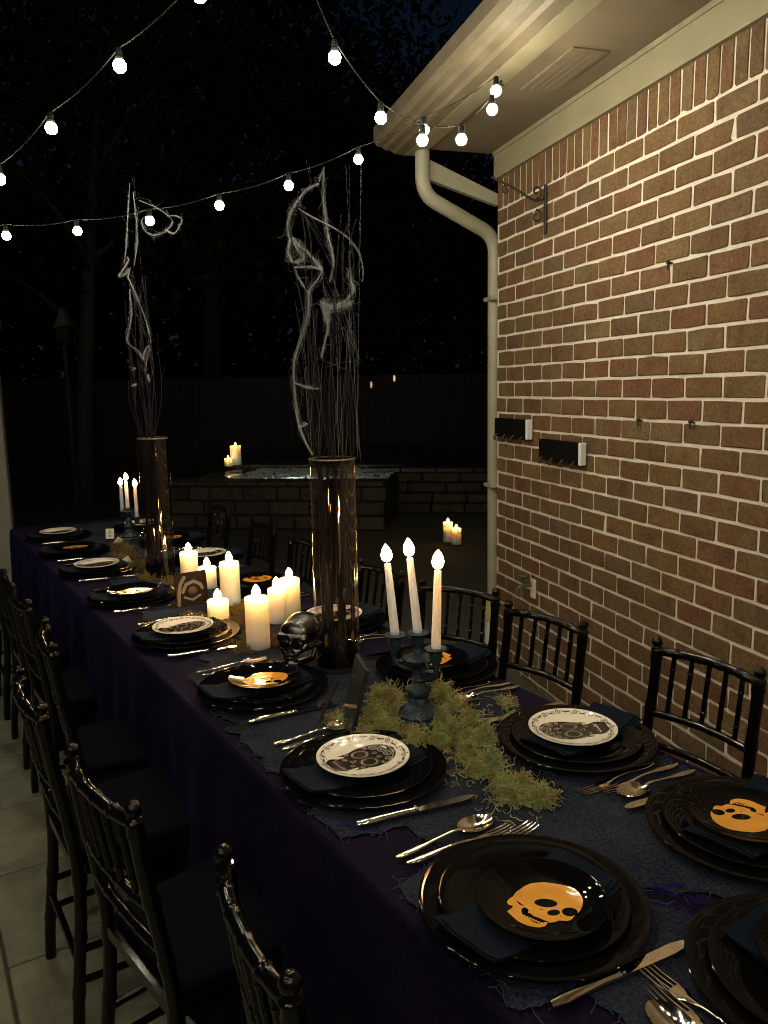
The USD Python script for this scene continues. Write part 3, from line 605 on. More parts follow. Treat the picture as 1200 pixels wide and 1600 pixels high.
for q in range(14):
    a = q/14*6.283+.1; rb = .0915
    bord += [spir(rb*math.cos(a), rb*math.sin(a), .0078, 1.5, a+2*(q % 2), .0009), sg.Point((rb-.010)*math.cos(a+.12), (rb-.010)*math.sin(a+.12)).buffer(.0011, 4)]
    bord += [sg.Point((rb+.003*(q % 3-1))*math.cos(a+e), (rb+.003*(q % 3-1))*math.sin(a+e)).buffer(.0019-.0022*abs(e-.22), 4) for e in (.15, .19, .23, .27, .31)]
    bord.append(curve([((rb+.004*math.sin(u*9))*math.cos(a+.12+u*.25), (rb+.004*math.sin(u*9))*math.sin(a+.12+u*.25)) for u in np.linspace(0, 1, 10)], .0005))
bord = sa.scale(unary_union(bord), .918, .918, origin=(0, 0))
def salad(k, l, m):
    o = thing('orange_skull_plate' if k == 'o' else 'white_skull_plate', l, 'salad plate', m)
    if k == 'o': salad_body(o, CERAM); decal(o, 'skull_print', skull_print, ORANGE)
    else:
        salad_body(o, WHITE); decal(o, 'skull_print', sug, INK); decal(o, 'scroll_border', bord, INK)
    return o
def napkin(k, l, m):
    o = thing('folded_napkin', l, 'napkin', m)
    y = np.linspace(-.178, .165, 34); w = .060
    def lay(lift, w, y0, y1, name, sk=0.):
        yy = np.linspace(y0, y1, 30); xs = np.linspace(-1, 1, 9)
        zc = np.interp(np.abs(yy), [0, .09, .12, .142, .18], [.0125, .0135, .019, .0265, .0185])
        top, v = [], []
        for i, q in enumerate(yy):
            for x in xs: v.append((x*w+sk*q, q+.004*x*x, zc[i]+lift+.0014*math.sin(7*x+q*40)*(1 if abs(q) > .1 else 0)))
        for i, q in enumerate(yy):
            for x in xs: v.append((x*(w-.001)+sk*q, q+.004*x*x, zc[i]+lift-.0026))
        n, mth = len(yy), len(xs); f = []
        for i in range(n-1):
            for j in range(mth-1):
                a = i*mth+j; f.append((a, a+1, a+mth+1, a+mth)); b = a+n*mth; f.append((b, b+mth, b+mth+1, b+1))
        B = n*mth
        for i in range(n-1):
            for j in (0, mth-1):
                a = i*mth+j; q = (a, a+mth, a+mth+B, a+B); f.append(q if j == 0 else q[::-1])
        for j in range(mth-1):
            f.append((j, j+B, j+1+B, j+1)); a = (n-1)*mth+j; f.append((a, a+1, a+1+B, a+B))
        part(o, name, MB().add(v, f), NAPKIN, 50)
    lay(.000, .060, -.138, .132, 'under_layer', .05)
    lay(.0030, .058, -.140, .136, 'middle_layer', .0)
    lay(.0060, .055, -.136, .128, 'top_layer', -.03)
    return o
def flatrod(path, ws, th=.0022, n=8):
    p = spline(path, 30); w = np.interp(np.linspace(0, 1, 30), np.linspace(0, 1, len(ws)), ws); m = MB(); a = np.arange(n)/n*6.283; v = []
    for i in range(30): v += [(p[i, 0]+w[i]*math.cos(b), p[i, 1], p[i, 2]+th*math.sin(b)*(1.0 if w[i] > .004 else 1.2)) for b in a]
    i, j = np.meshgrid(np.arange(29), np.arange(n), indexing='ij'); i, j = i.ravel(), j.ravel(); j2 = (j+1) % n
    m.add(v, np.stack([i*n+j, (i+1)*n+j, (i+1)*n+j2, i*n+j2], 1)); c = len(v)
    m.add([p[0], p[-1]]+v[:n]+v[-n:], [(0, 2+q, 2+(q+1) % n) for q in range(n)]+[(1, 2+n+(q+1) % n, 2+n+q) for q in range(n)]); return m
def fork(k, l, m):
    o = thing('dinner_fork', l, 'fork', m)
    part(o, 'handle', flatrod([(0, -.10, .003), (0, -.06, .0045), (0, 0, .0075), (0, .03, .0055), (0, .048, .0045)], [.004, .0085, .0075, .004, .003, .0035, .009]), SILVER, 60)
    sh = part(o, 'tine_root', flatrod([(0, .044, .0045), (0, .055, .0035), (0, .066, .003)], [.009, .014, .0135], .0018), SILVER, 60)
    for q in range(4):
        x = -.0114+q*.0076; part(o, 'tine', MB().tube(spline([(x, .062, .003), (x, .082, .0028), (x, .102, .005), (x, .118, .009)], 10), [.0016]*7+[.0014, .0012, .0007], 6), SILVER)
    return o
def spoon(k, l, m):
    o = thing('soup_spoon', l, 'spoon', m)
    part(o, 'handle', flatrod([(0, -.10, .003), (0, -.06, .0045), (0, 0, .008), (0, .025, .0095), (0, .036, .0085)], [.004, .0085, .0075, .004, .003, .0032, .0045]), SILVER, 60)
    u, w = np.meshgrid(np.linspace(0, 1, 9), np.linspace(0, 6.283, 24, endpoint=False), indexing='ij'); u, w = u.ravel(), w.ravel()
    def bowl(k): return np.c_[.024*k*u*np.cos(w), .070+.036*k*u*np.sin(w), .0095-.0078*(1-u**2)*1.0-(0.0014 if k > 1 else 0)]
    f = [(i*24+j, (i+1)*24+j, (i+1)*24+(j+1) % 24, i*24+(j+1) % 24) for i in range(8) for j in range(24)]
    v1, v2 = bowl(1.), bowl(1.04); rim = [(8*24+j, 216+8*24+j, 216+8*24+(j+1) % 24, 8*24+(j+1) % 24) for j in range(24)]
    part(o, 'bowl', MB().add(np.vstack([v1, v2]), f+[tuple(216+q for q in g[::-1]) for g in f]+rim), SILVER, 60)
    return o
def knife(k, l, m):
    o = thing('dinner_knife', l, 'knife', m)
    part(o, 'handle', flatrod([(0, -.118, .0075), (0, -.06, .0078), (0, -.004, .0075)], [.006, .0095, .0082, .0072, .0068, .0085], .0055, 10), SILVER, 60)
    part(o, 'collar', MB().box((0, 0, .0075), (.016, .008, .012), bev=.002), SILVER, False)
    bl = sg.Polygon([(-.008, .003), (.007, .003), (.0085, .05), (.0095, .09), (.007, .112), (.001, .122), (-.005, .120), (-.0085, .10)])
    part(o, 'blade', MB().prism(bl, .0062, .0082), SILVER, False)
    return o
mk = {n: maker(f) for n, f in (('charger', charger), ('dinner', dinner), ('salad', salad), ('napkin', napkin), ('fork', fork), ('spoon', spoon), ('knife', knife))}
ORD = ['nearest', 'second', 'third', 'fourth', 'fifth', 'sixth', 'seventh', 'farthest']
def setting(s, t, side, kind, where, turn=0., cut=True, sal=(0, 0), nyaw=0., kx=-.182):
    base, rz = frame(s, t, side); L, Fd = axes(side)
    def loc(x, y, z=0): return base+Fd*y-L*x+np.array([0, 0, z])
    def put(n, key, lab, x, y, z, yaw=0., g=None): mk[n](key, lab, M4(loc(x, y, z), rz+yaw), g)
    z0 = .0055
    put('charger', 0, f'large glossy black charger plate at the {where}', 0, 0, z0, 0, 'black chargers on the table')
    put('dinner', 0, f'glossy black dinner plate on the charger at the {where}', 0, 0, z0+.0065, 0, 'black dinner plates')
    put('napkin', 0, f'dark slate folded napkin under the skull plate at the {where}', sal[0]*.5, -.02, z0+.006, nyaw, 'slate napkins')
    lab = f'black salad plate with laughing orange skull at the {where}' if kind == 'o' else f'white salad plate with black ornate skull at the {where}'
    put('salad', kind, lab, sal[0], sal[1], z0+.028, turn, 'skull salad plates')
    if cut:
        put('fork', 0, f'silver fork under the charger rim at the {where}', -.163, .042, z0-.001, .02, 'silver forks')
        put('fork', 0, f'outer silver fork beside the charger at the {where}', -.190, .005, z0, -.05+.03*rng.normal(), 'silver forks')
        put('spoon', 0, f'silver spoon lying outside the forks at the {where}', -.222, .0, z0, -.08+.04*rng.normal(), 'silver spoons')
        put('knife', 0, f'silver knife beside the charger at the {where}', -kx, .0, z0, -.11+.03*rng.normal(), 'silver knives')
LS = [(.010, 0), (.519, -.009), (1.06, -.025), (1.63, -.01), (2.22, 0), (2.8, 0), (3.30, 0), (3.81, -.015)]
kinds = 'owowowow'
q0 = SK0-T(.010, 0, 0); lx, ly = -(q0@axes(1)[0]), q0@axes(1)[1]
for i, (s, t) in enumerate(LS):
    setting(s, t, 1, kinds[i], f'{ORD[i]} place on the patio side', 0 if i == 0 else rng.normal(0, .08), sal=(lx, ly) if i == 0 else (.005*rng.normal(), .005*rng.normal()), nyaw=(.12 if i == 0 else .06*rng.normal()), kx=-.170 if i == 0 else -.188)
for i, (s, t, k) in enumerate([(-.05, -.452, 'o'), (.372, -.467, 'w'), (.92, -.49, 'o'), (1.47, -.475, 'w'), (2.1, -.475, 'o'), (2.72, -.48, 'w'), (3.25, -.48, 'o'), (3.8, -.48, 'w')]):
    setting(s, t, -1, k, f'{ORD[i]} place on the wall side', (-.5 if i == 1 else rng.normal(0, .08)) if i else .15, sal=(.0, .01), kx=-.152 if i == 0 else -.178, nyaw=.15)
setting(-.32, -.203, 0, 'o', 'near end of the table', 0, sal=(.02, .0))

# ---------------------------------------------------------------- candles
def flame_mb(h=.044, r=.0145):
    z = np.linspace(0, 1, 16); w = np.sin(np.pi*z**.76)**.75*(1-.18*z); m = MB().lathe(np.c_[np.maximum(w*r, .0004), z*h], 14); m.t = [np.repeat(z, 14)]; return m
def pillar(key, label, m):
    h, r = key; o = thing('pillar_candle', label, 'candle', m)
    part(o, 'wax', MB().lathe([(.0005, h-.010), (r*.55, h-.009), (r*.78, h-.004), (r*.86, h+.001), (r*.95, h+.0015), (r, h-.003), (r*1.0, h*.5), (r*1.0, .004), (r*.97, 0), (.0005, 0)], 40), WAX, 40)
    wk = part(o, 'wick', MB().tube([(0, 0, h-.010), (.001, 0, h+.004)], .0012, 6), WICK)
    fm = flame_mb(); fm.v[0][:, 2] += h-.002; part(o, 'flame', fm, FLAME, tone=True)
    return o
PIL = {}
def place_pillar(h, r, pos, label):
    pillar((h, r), label, M4(pos)).SetCustomDataByKey('group', 'burning pillar candles')
zt = .7665
for h, px, py, label in ((.160, 404, 1012, 'tall pillar candle in front, left of the silver skull'), (.160, 361, 944, 'tall pillar candle at the back of the cluster, above the short one'), (.078, 342, 972, 'short pillar candle left of the tall front candle'),
                         (.125, 297, 908, 'pillar candle furthest left, behind the leaning print'), (.085, 325, 918, 'low pillar candle hidden behind the leaning print'), (.133, 454, 962, 'pillar candle behind the silver skull, left of the near vase'), (.118, 434, 972, 'pillar candle between the tall front candle and the skull')):
    place_pillar(h, .0365 if px not in (434,) else .030, at(px, py, zt), label)
for px, py, h, r, label in ((700, 846, .20, .05, 'left pillar candle glowing on the far patio floor'), (713, 850, .16, .05, 'right pillar candle glowing on the far patio floor')):
    place_pillar(h, r, at(px, py, .012), label)
place_pillar(.10, .055, at(357, 728, .565), 'small candle glowing on the spa rim')
place_pillar(.26, .075, at(369, 726, .565), 'tall candle standing on the spa rim behind the small one')
def taper(key, label, m):
    L = key; o = thing('taper_candle', label, 'candle', m)
    part(o, 'wax', MB().lathe([(.0005, 0), (.0108, 0), (.0108, .012), (.0098, L*.5), (.0078, L-.004), (.0064, L-.001), (.0005, L-.0025)], 20), WAXW, 40)
    part(o, 'wick', MB().tube([(0, 0, L-.003), (.001, 0, L+.007)], .0011, 6), WICK)
    fm = flame_mb(.036+.05*L, .0145); fm.v[0][:, 2] += L+.001; part(o, 'flame', fm, FLAME, tone=True)
    return o
def candelabra(key, label, m):
    arms = key; o = thing('candelabra', label, 'candelabra', m)
    part(o, 'base', MB().lathe([(.0005, 0), (.056, 0), (.058, .006), (.050, .014), (.052, .020), (.044, .030), (.034, .040), (.026, .046), (.0005, .046)], 40), VERDI, 40)
    prof = [(.0005, .044), (.026, .046), (.02, .058), (.026, .064), (.0295, .072), (.026, .081), (.017, .087), (.0145, .096), (.019, .101), (.0145, .107), (.013, .125), (.018, .132), (.03, .142), (.036, .150), (.037, .154), (.022, .16), (.014, .166), (.0005, .168)]
    st_ = MB().lathe(prof, 36); v = st_.v[0]; a = np.arctan2(v[:, 1], v[:, 0]); k = 1+.07*np.sin(9*a+v[:, 2]*120); v[:, :2] *= k[:, None]
    part(o, 'stem', st_, VERDI, 40)
    for (x, y, z) in arms:
        c = np.array([x, y, z]); r = math.hypot(x, y)
        if r > .01:
            part(o, 'arm', MB().tube(spline([(0, 0, .146), (x*.45, y*.45, .128), (x*.9, y*.9, .135), (x, y, z-.03)], 24), .0065, 8).tube(scroll((x*.45, y*.45, .142), .012, .004, 0, 1.2, ax=(0, 2)), .003, 6), VERDI)
            for q in range(3): part(o, 'leaf', MB().ball((x*(.35+.2*q), y*(.35+.2*q), .132+.006*q), (.010, .010, .004), 1), VERDI, True)
        else: part(o, 'arm', MB().lathe([(.0005, .165), (.013, .166), (.009, .176), (.0085, z-.03), (.0005, z-.03)], 14), VERDI)
        cup = part(o, 'cup', MB().lathe([(.0005, -.03), (.009, -.03), (.013, -.022), (.0145, -.006), (.0155, .008), (.0125, .008), (.0122, -.003), (.0005, -.003)], 20, c), VERDI)
        part(cup, 'drip_pan', MB().lathe([(.0155, .003), (.024, .004), (.026, .007), (.024, .0085), (.0152, .0075), (.0155, .003)], 24, c), VERDI)
    return o
def near_arm(px, py, z):
    q = at(px, py, ZT+z)-CB; return (q[0], q[1], z)
CB = at(655, 1124, .7665)
armsN = [(0, 0, .208)]+[near_arm(618, 1000, .200), near_arm(681, 1022, .200)]
off = at(657, 997, ZT+.208)-CB
cnd = candelabra(armsN, 'ornate dark teal candelabra with three white tapers, standing in moss', M4(CB))
lens = (.185, .178, .190); labs = ('middle white taper, tallest of the three in the near candelabra', 'leftmost white taper of the three in the near candelabra', 'rightmost white taper of the three in the near candelabra')
for (x, y, z), L, lab, tp in zip(armsN, lens, labs, ((640, 868), (605, 877), (684, 890))):
    foot = CB+np.array([x, y, z-.001]); tip = None
    best = None
    for dz in np.linspace(.1, .3, 81):      # lean so that the tip stands where it was surveyed
        p = at(*tp, foot[2]+dz); e = abs(np.linalg.norm(p-foot)-L)
        if best is None or e < best[0]: best = (e, p)
    u = best[1]-foot; u /= np.linalg.norm(u)
    if u[2] < .975: u = u*[.6, .6, 1]; u /= np.linalg.norm(u)
    xx = np.cross([0, 1., 0], u); xx /= np.linalg.norm(xx); yy = np.cross(u, xx)
    taper(L, lab, Gf.Matrix4d(*xx, 0, *yy, 0, *u, 0, *foot, 1)).SetCustomDataByKey('group', 'white taper candles')
CF = at(203, 842, .7665)+np.array([0, 0, 0])
armsF = [(0, 0, .16), (.055, .045, .12), (-.05, -.03, .14)]
candelabra(armsF, 'dark far candelabra beyond the far vase, half hidden by cards', M4(CF))
for (x, y, z), L, lab in zip(armsF, (.16, .17, .15), ('middle taper in the far candelabra', 'taper leaning right in the far candelabra beside the far vase', 'left taper in the far candelabra, melted short')):
    taper(L, lab, M4(CF+np.array([x, y, z-.001]))).SetCustomDataByKey('group', 'white taper candles')

# ---------------------------------------------------------------- vases with twigs and cobweb
def vase(label, pos, rot):
    o = thing('glass_vase', label, 'vase', M4(pos, rot)); r, h = .063, .595
    part(o, 'wall', MB().lathe([(r, .012), (r, h*.5), (r, h-.002), (r+.001, h), (r-.0015, h+.0012), (r-.003, h), (r-.003, h-.004)], 64), GLASS, 40)
    part(o, 'rim', MB().tube([(r*math.cos(a), r*math.sin(a), h) for a in np.linspace(0, 6.2832, 61)], .0022, 6, False), plain('rim_glass_'+str(used[('/World', 'glass_vase')]), (.22, .19, .17), .12, coat_weight=1.), 60)
    part(o, 'dark_filler', MB().lathe([(.0005, .06), (.05, .066), (r-.004, .058), (r-.004, .013), (.0005, .013)], 40), CERAM, 40)
    part(o, 'foot', MB().lathe([(.0005, 0), (r-.002, 0), (r, .003), (r, .0118), (.0005, .0118)], 64), plain('thick_glass_'+str(used[('/World', 'glass_vase')]), (.02, .02, .022), .05, coat_weight=1.), 40)
    return o
def twigs(label, pos, top, n, seed):
    g = np.random.default_rng(seed); o = thing('twig_bundle', label, 'twigs', M4(pos))
    for q in range(n):
        a = g.random()*6.283; r0 = .05*math.sqrt(g.random()); r1 = .02+.055*math.sqrt(g.random()); a1 = a+g.normal(0, .6); h = top*(.55+.45*g.random()**.7) if q > 3 else top*(.9+.1*g.random())
        pts = [(r0*math.cos(a), r0*math.sin(a), .02)]
        for k in range(1, 8):
            u = k/7; ra = r0*(1-u)+r1*u*(1.25 if u > .6 else 1); aa = a*(1-u)+a1*u; pts.append((ra*math.cos(aa)+g.normal(0, .008)*(u > .3), ra*math.sin(aa)+g.normal(0, .008)*(u > .3), .02+(h-.02)*u))
        rr = min(np.hypot(p[0], p[1]) for p in pts)
        pts = [(x*min(1, .055/max(np.hypot(x, y), 1e-6)), y*min(1, .055/max(np.hypot(x, y), 1e-6)), z) if z < .62 else (x, y, z) for x, y, z in pts]
        m = MB().tube(spline(pts, 44), np.linspace(.0032, .0011, 44), 5)
        for k in range(g.integers(1, 4)):
            b = spline(pts, 44)[g.integers(18, 40)]; an = g.random()*6.283; L = g.uniform(.04, .10)
            m.tube([b, b+np.array([math.cos(an)*L*.25, math.sin(an)*L*.25, L*.55]), b+np.array([math.cos(an)*L*.33, math.sin(an)*L*.33, L])], [.0011, .0009, .0005], 4)
        part(o, 'twig', m, TWIG, True)
    return o
V1, V2 = at(528.5, 1041, .7665), at(252, 900, .7665)
vase('tall clear cylinder vase nearer the camera, behind the candelabra', V1, 0.); vase('tall clear cylinder vase at the far end, left of the pillar candles', V2, .4)
twigs('bundle of thin dark twigs standing in the near vase', V1, 1.30, 18, 3); twigs('bundle of thin dark twigs standing in the far vase', V2, 1.30, 18, 4)
def web(name, label, depth, lines, wisps, r0=.0016):
    """Stretched cobweb: fibre ropes between points surveyed at the depth of the twigs they hang on."""
    g = np.random.default_rng(5); o = MB()
    for pts, w in lines:
        P = np.array([atd(x, y, depth+g.normal(0, .012)) for x, y in pts]); d = np.r_[0, np.cumsum(np.linalg.norm(np.diff(P, axis=0), axis=1))]; k = 10+7*len(pts); u = np.linspace(0, 1, k)
        lin = np.stack([np.interp(u*d[-1], d, P[:, c]) for c in range(3)], 1); base = .45*lin+.55*spline(P, k) if len(pts) > 2 else lin
        n = int(5*w)+4; ph = g.random((n, 1, 3))*6.283; fr_ = g.uniform(3, 12, (n, 1, 3)); e = np.abs(2*u-1)[None, :, None]
        tuft = .5+.9*meshkit.noise(np.c_[u*len(pts)*1.3+g.random()*50, u*0, u*0])[None, :, None]
        Q = base[None]+(.0026+.0042*w)*tuft*(1-.5*e**3)*(np.sin(u[None, :, None]*fr_+ph)*.8+g.normal(0, .14, (n, k, 3)))*g.random((n, 1, 1))**1.5
        fibres(o, Q, g.uniform(.00016, .00034, n))
        hn = int(9*w)+5; hp = g.random((hn, 1, 3))*6.283; hf = g.uniform(2, 9, (hn, 1, 3))
        H_ = base[None]+(.003+.008*w)*tuft*(1-.7*e**2)*(np.sin(u[None, :, None]*hf+hp)*.8+g.normal(0, .10, (hn, k, 3)))*g.random((hn, 1, 1))**1.3
        fibres(o, H_, np.full(hn, .00010))
        m_ = int(4*w)+2; j = g.integers(0, k, (m_*2, 2)); A_, B_ = base[j[:, 0]], base[np.clip(j[:, 0]+g.integers(-k//4, k//4+1, m_*2), 0, k-1)]+g.normal(0, .012, (m_*2, 3))
        fibres(o, np.stack([A_, (A_+B_)/2+g.normal(0, .004, A_.shape), B_], 1), np.full(m_*2, .00018))
    for a, b, n, sp in wisps:
        n = max(2, n//4); A_ = np.c_[a[0]+g.normal(0, sp, n), a[1]+g.normal(0, sp, n)]; B_ = np.c_[b[0]+g.normal(0, sp, n), b[1]+g.normal(0, sp, n)]
        Q = np.array([arc(atd(*x, depth+g.normal(0, .03)), atd(*y, depth+g.normal(0, .03)), g.normal(0, .006), 6) for x, y in zip(A_, B_)])
        fibres(o, Q, np.full(n, .00014))
    return solo(name, o, WEB, label, 'cobweb', smooth=False)
web('cobweb', 'white stretched cobweb tangled in the twigs of the near vase', seen(V1+np.array([0, 0, .9]))[2]-.02, [
    ([(498, 287), (475, 300), (458, 325), (450, 348), (453, 375)], 1.6), ([(453, 375), (450, 395), (456, 408), (470, 410), (474, 403), (466, 390), (460, 378)], 2.4), ([(457, 372), (470, 385), (490, 405), (503, 422)], 1.6),
    ([(506, 262), (505, 310), (511, 360), (521, 412), (515, 440)], 1.0), ([(460, 418), (485, 417), (503, 423), (496, 437), (484, 452), (482, 480), (478, 505), (468, 535), (460, 565), (460, 600), (463, 640), (468, 668), (488, 710)], 1.3),
    ([(545, 420), (549, 440), (552, 455), (540, 470), (525, 478), (510, 477), (505, 472), (508, 490), (512, 508), (511, 525)], 2.6), ([(552, 470), (530, 480), (515, 482), (512, 505)], 2.6), ([(512, 515), (506, 540), (503, 558)], 1.0),
    ([(460, 598), (480, 605), (498, 608)], .6), ([(466, 668), (480, 662)], .6), ([(460, 420), (470, 440), (483, 460)], .5), ([(466, 325), (500, 345), (545, 372), (562, 395), (566, 440)], .4), ([(498, 285), (506, 262)], .5)],
    [((480, 250), (488, 300), 2, 2), ((460, 330), (520, 400), 14, 10), ((500, 400), (515, 480), 16, 9), ((520, 440), (552, 560), 26, 12), ((490, 480), (500, 700), 26, 14), ((540, 500), (545, 700), 40, 14), ((563, 250), (557, 700), 8, 4), ((545, 260), (552, 560), 6, 5), ((505, 560), (545, 580), 10, 12), ((475, 480), (520, 470), 8, 8)])
web('cobweb', 'white stretched cobweb round the twigs of the far vase', seen(V2+np.array([0, 0, 1.2]))[2]-.05, [
    ([(203, 286), (200, 330), (198, 380), (194, 410)], .5), ([(208, 300), (213, 340), (214, 380), (210, 415)], .6), ([(217, 313), (240, 322), (260, 334), (270, 346), (258, 362), (240, 368), (226, 360), (221, 345), (228, 338)], .9), ([(262, 338), (285, 343), (272, 365), (258, 358)], .6),
    ([(198, 402), (190, 425), (186, 432), (196, 428), (201, 420), (200, 436)], 1.6), ([(203, 452), (205, 490), (202, 512), (199, 535), (215, 548), (224, 562), (228, 545), (233, 540), (230, 560), (228, 580)], .9), ([(200, 432), (216, 470), (228, 500), (236, 535)], .8), ([(206, 578), (212, 576)], .6), ([(231, 585), (233, 595)], 1.2), ([(206, 603), (214, 600)], .8)],
    [((205, 270), (215, 310), 4, 3), ((200, 430), (235, 540), 16, 7), ((210, 320), (210, 420), 8, 5), ((215, 550), (230, 590), 8, 5)], .0016)

# ---------------------------------------------------------------- silver skull
def skull():
    S = lambda c, r: m3.Manifold.sphere(1., 40).scale(tuple(np.broadcast_to(np.asarray(r, float), 3).tolist())).translate(tuple(map(float, c)))
    H = m3.Manifold.batch_hull
    cr = H([S((0, -.022, .103), (.056, .062, .047)), S((0, .026, .096), (.047, .034, .040))])
    brow = H([S((-.034, .048, .082), .014), S((.034, .048, .082), .014), S((0, .054, .084), .013)])
    face = H([S((-.036, .04, .062), .013), S((.036, .04, .062), .013), S((0, .058, .068), .010), S((-.018, .056, .042), .009), S((.018, .056, .042), .009), S((0, .02, .055), .02)])
    cheek = H([S((-.049, .028, .060), .008), S((-.034, .05, .056), .009)]) + H([S((.049, .028, .060), .008), S((.034, .05, .056), .009)]) + H([S((-.049, .028, .060), .006), S((-.052, -.012, .066), .006)]) + H([S((.049, .028, .060), .006), S((.052, -.012, .066), .006)])
    jaw = H([S((-.016, .054, .010), .009), S((.016, .054, .010), .009), S((0, .058, .009), .009), S((0, .05, .022), .012)]) + H([S((-.016, .054, .012), .009), S((-.042, -.002, .022), .008)]) + H([S((.016, .054, .012), .009), S((.042, -.002, .022), .008)]) + H([S((-.042, -.002, .022), .008), S((-.047, -.012, .06), .006)]) + H([S((.042, -.002, .022), .008), S((.047, -.012, .06), .006)])
    body = cr+brow+face+cheek+jaw
    body = body-S((-.0215, .064, .070), (.0175, .034, .0165))-S((.0215, .064, .070), (.0175, .034, .0165))-H([S((0, .07, .064), (.004, .02, .005)), S((-.008, .07, .050), (.006, .02, .007)), S((.008, .07, .050), (.006, .02, .007))])
    body = body-H([S((-.05, .02, .048), .008), S((-.03, .035, .036), .009), S((-.04, .012, .035), .008)])-H([S((.05, .02, .048), .008), S((.03, .035, .036), .009), S((.04, .012, .035), .008)])
    body = body.refine_to_length(.005); q = body.to_mesh(); t = trimesh.Trimesh(q.vert_properties[:, :3], q.tri_verts, process=True); trimesh.smoothing.filter_taubin(t, iterations=4)
    return t
tsk = skull()
fdir = math.atan2(*(CAM[:2]-at(465, 1020, .80)[:2])[::-1])-math.radians(27)
sk = thing('skull_ornament', 'dark silver skull ornament between the pillar candles and near vase', 'skull', M4(at(467, 1038, .768), fdir-math.pi/2, Rx(math.radians(9))))
v = np.array(tsk.vertices); v[:, 2] -= v[:, 2].min(); part(sk, 'cranium', (v, tsk.faces), DARKSIL, True)
for row, z in ((0, .036), (1, .0265)):
    for q in range(8):
        a = (q-3.5)*.21; part(sk, 'tooth', MB().box((.030*math.sin(a), .031+.034*math.cos(a), z), (.0062, .006, .0095), -a, .0016), DARKSIL, 60)

# ---------------------------------------------------------------- cards and prints
yawc = lambda p: math.atan2(CAM[1]-p[1], CAM[0]-p[0])+math.pi/2
pf = at(543, 1138, .7665)
fr1 = thing('picture_frame', 'black framed card on an easel leg, seen edge-on left of the candelabra', 'picture frame', M4(pf, math.atan2(CAM[1]-pf[1], CAM[0]-pf[0])+math.radians(10)))
tilt = Rx(math.radians(-14))
def tb(c, size): b = MB().box(c, size, bev=.002); b.v[0] = b.v[0]@tilt.T; return b
part(fr1, 'back_board', tb((0, 0, .082), (.118, .010, .164)), plain('frame_black', (.012, .016, .02), .35), False)
part(fr1, 'print', tb((0, .0056, .082), (.10, .0015, .145)), CARDB, False)
part(fr1, 'easel_leg', MB().tube([(0, -.02, .12), (0, -.075, .002)], .004, 6), plain('leg_black', (.02, .02, .02), .4))
pe = at(300, 950, .7665)
fr2 = thing('leaning_print', 'dark card with a pale eye print in front of the left candles', 'print', M4(at(302, 946, .7665), yawc(pe)+math.radians(22), Rx(math.radians(-8))))
part(fr2, 'card', MB().box((0, 0, .063), (.125, .004, .125), bev=.001), CARDB, False)
def yprint(o, name, poly, m, y=-.0027):
    mb = MB().prism(poly, 0, .0006); v = mb.v
    for i in range(len(v)): v[i] = np.c_[v[i][:, 0], np.full(len(v[i]), y)-v[i][:, 2], v[i][:, 1]]; mb.f[i] = mb.f[i]
    return part(o, name, mb, m, False)
yprint(fr2, 'eye_print', curve([(-.035, .055), (-.02, .082), (.01, .09), (.035, .075), (.042, .06)], .006).union(curve([(-.03, .035), (0, .022), (.03, .035)], .004)), PALEINK)
yprint(fr2, 'cheek_print', curve([(-.054, .01), (-.05, .05), (-.042, .085), (-.025, .108)], .0065), PALEINK)
yprint(fr2, 'pupil_print', sg.Polygon(ell(.004, .056, .017, .015)), plain('pupil', (.004, .004, .004), .3))
for px, py, h, yaw, lab, roll in ((172, 843, .055, .1, 'upright white place card by the far candelabra', .05), (181, 852, .042, -.3, 'tilted white place card below the upright one', .7), (203, 884, .042, .2, 'white place card leaning beside the far moss, lowest of the three', -.5)):
    p = at(px, py, .768); o = thing('place_card', lab, 'card', M4(p+np.array([0, 0, .004]), yawc(p)+yaw, Ry(roll)), 'small white place cards')
    part(o, 'card', MB().box((0, 0, h*.5), (h*.78, .0015, h), bev=.0005), CARD, False)
    if px == 172: yprint(o, 'printing', unary_union([sg.box(-.008, .03+q*.006, .006, .033+q*.006) for q in range(3)]+[sg.box(-.007, .012, .006, .02)]), plain('grey_print', (.18, .17, .16), .7), -.0009)
# ---------------------------------------------------------------- moss
def clump(mb, s, t, r, h, n, g):
    a, rr = g.random(n)*6.283, r*np.sqrt(g.random(n)); hz = h*(1-(rr/r)**2)*g.random(n)
    p = TA+np.outer(s+rr*np.cos(a), TD)+np.outer(t+rr*np.sin(a), TN); p[:, 2] = .767+hz
    L = g.uniform(.014, .038, n)[:, None]; d = g.normal(0, 1, (n, 3)); d /= np.linalg.norm(d, axis=1, keepdims=True); pts = [p]
    for k in range(6):
        d = d+g.normal(0, .95, (n, 3)); d /= np.linalg.norm(d, axis=1, keepdims=True); nx = pts[-1]+d*L/5; nx[:, 2] = np.maximum(nx[:, 2], .7655); pts.append(nx)
    fibres(mb, np.stack(pts, 1), g.uniform(.0004, .0010, n))
gm_ = np.random.default_rng(11); mossm = MB()
def stp(px, py):
    q = at(px, py, .775)-TA; return q@TD, q@TN
trail = [(592, 1085), (612, 1090), (585, 1115), (620, 1118), (560, 1130), (600, 1140), (640, 1150), (570, 1150), (690, 1085), (712, 1100), (735, 1120), (690, 1130), (712, 1150), (740, 1150), (690, 1160), (730, 1180), (758, 1150), (765, 1192), (745, 1200), (790, 1222), (815, 1222), (800, 1240), (835, 1240), (850, 1245), (660, 1165), (640, 1175), (540, 1120), (655, 1078)]
for px, py in trail:
    s, t = stp(px, py); clump(mossm, s, t, .012+.016*gm_.random(), .014+.036*gm_.random(), 360, gm_)
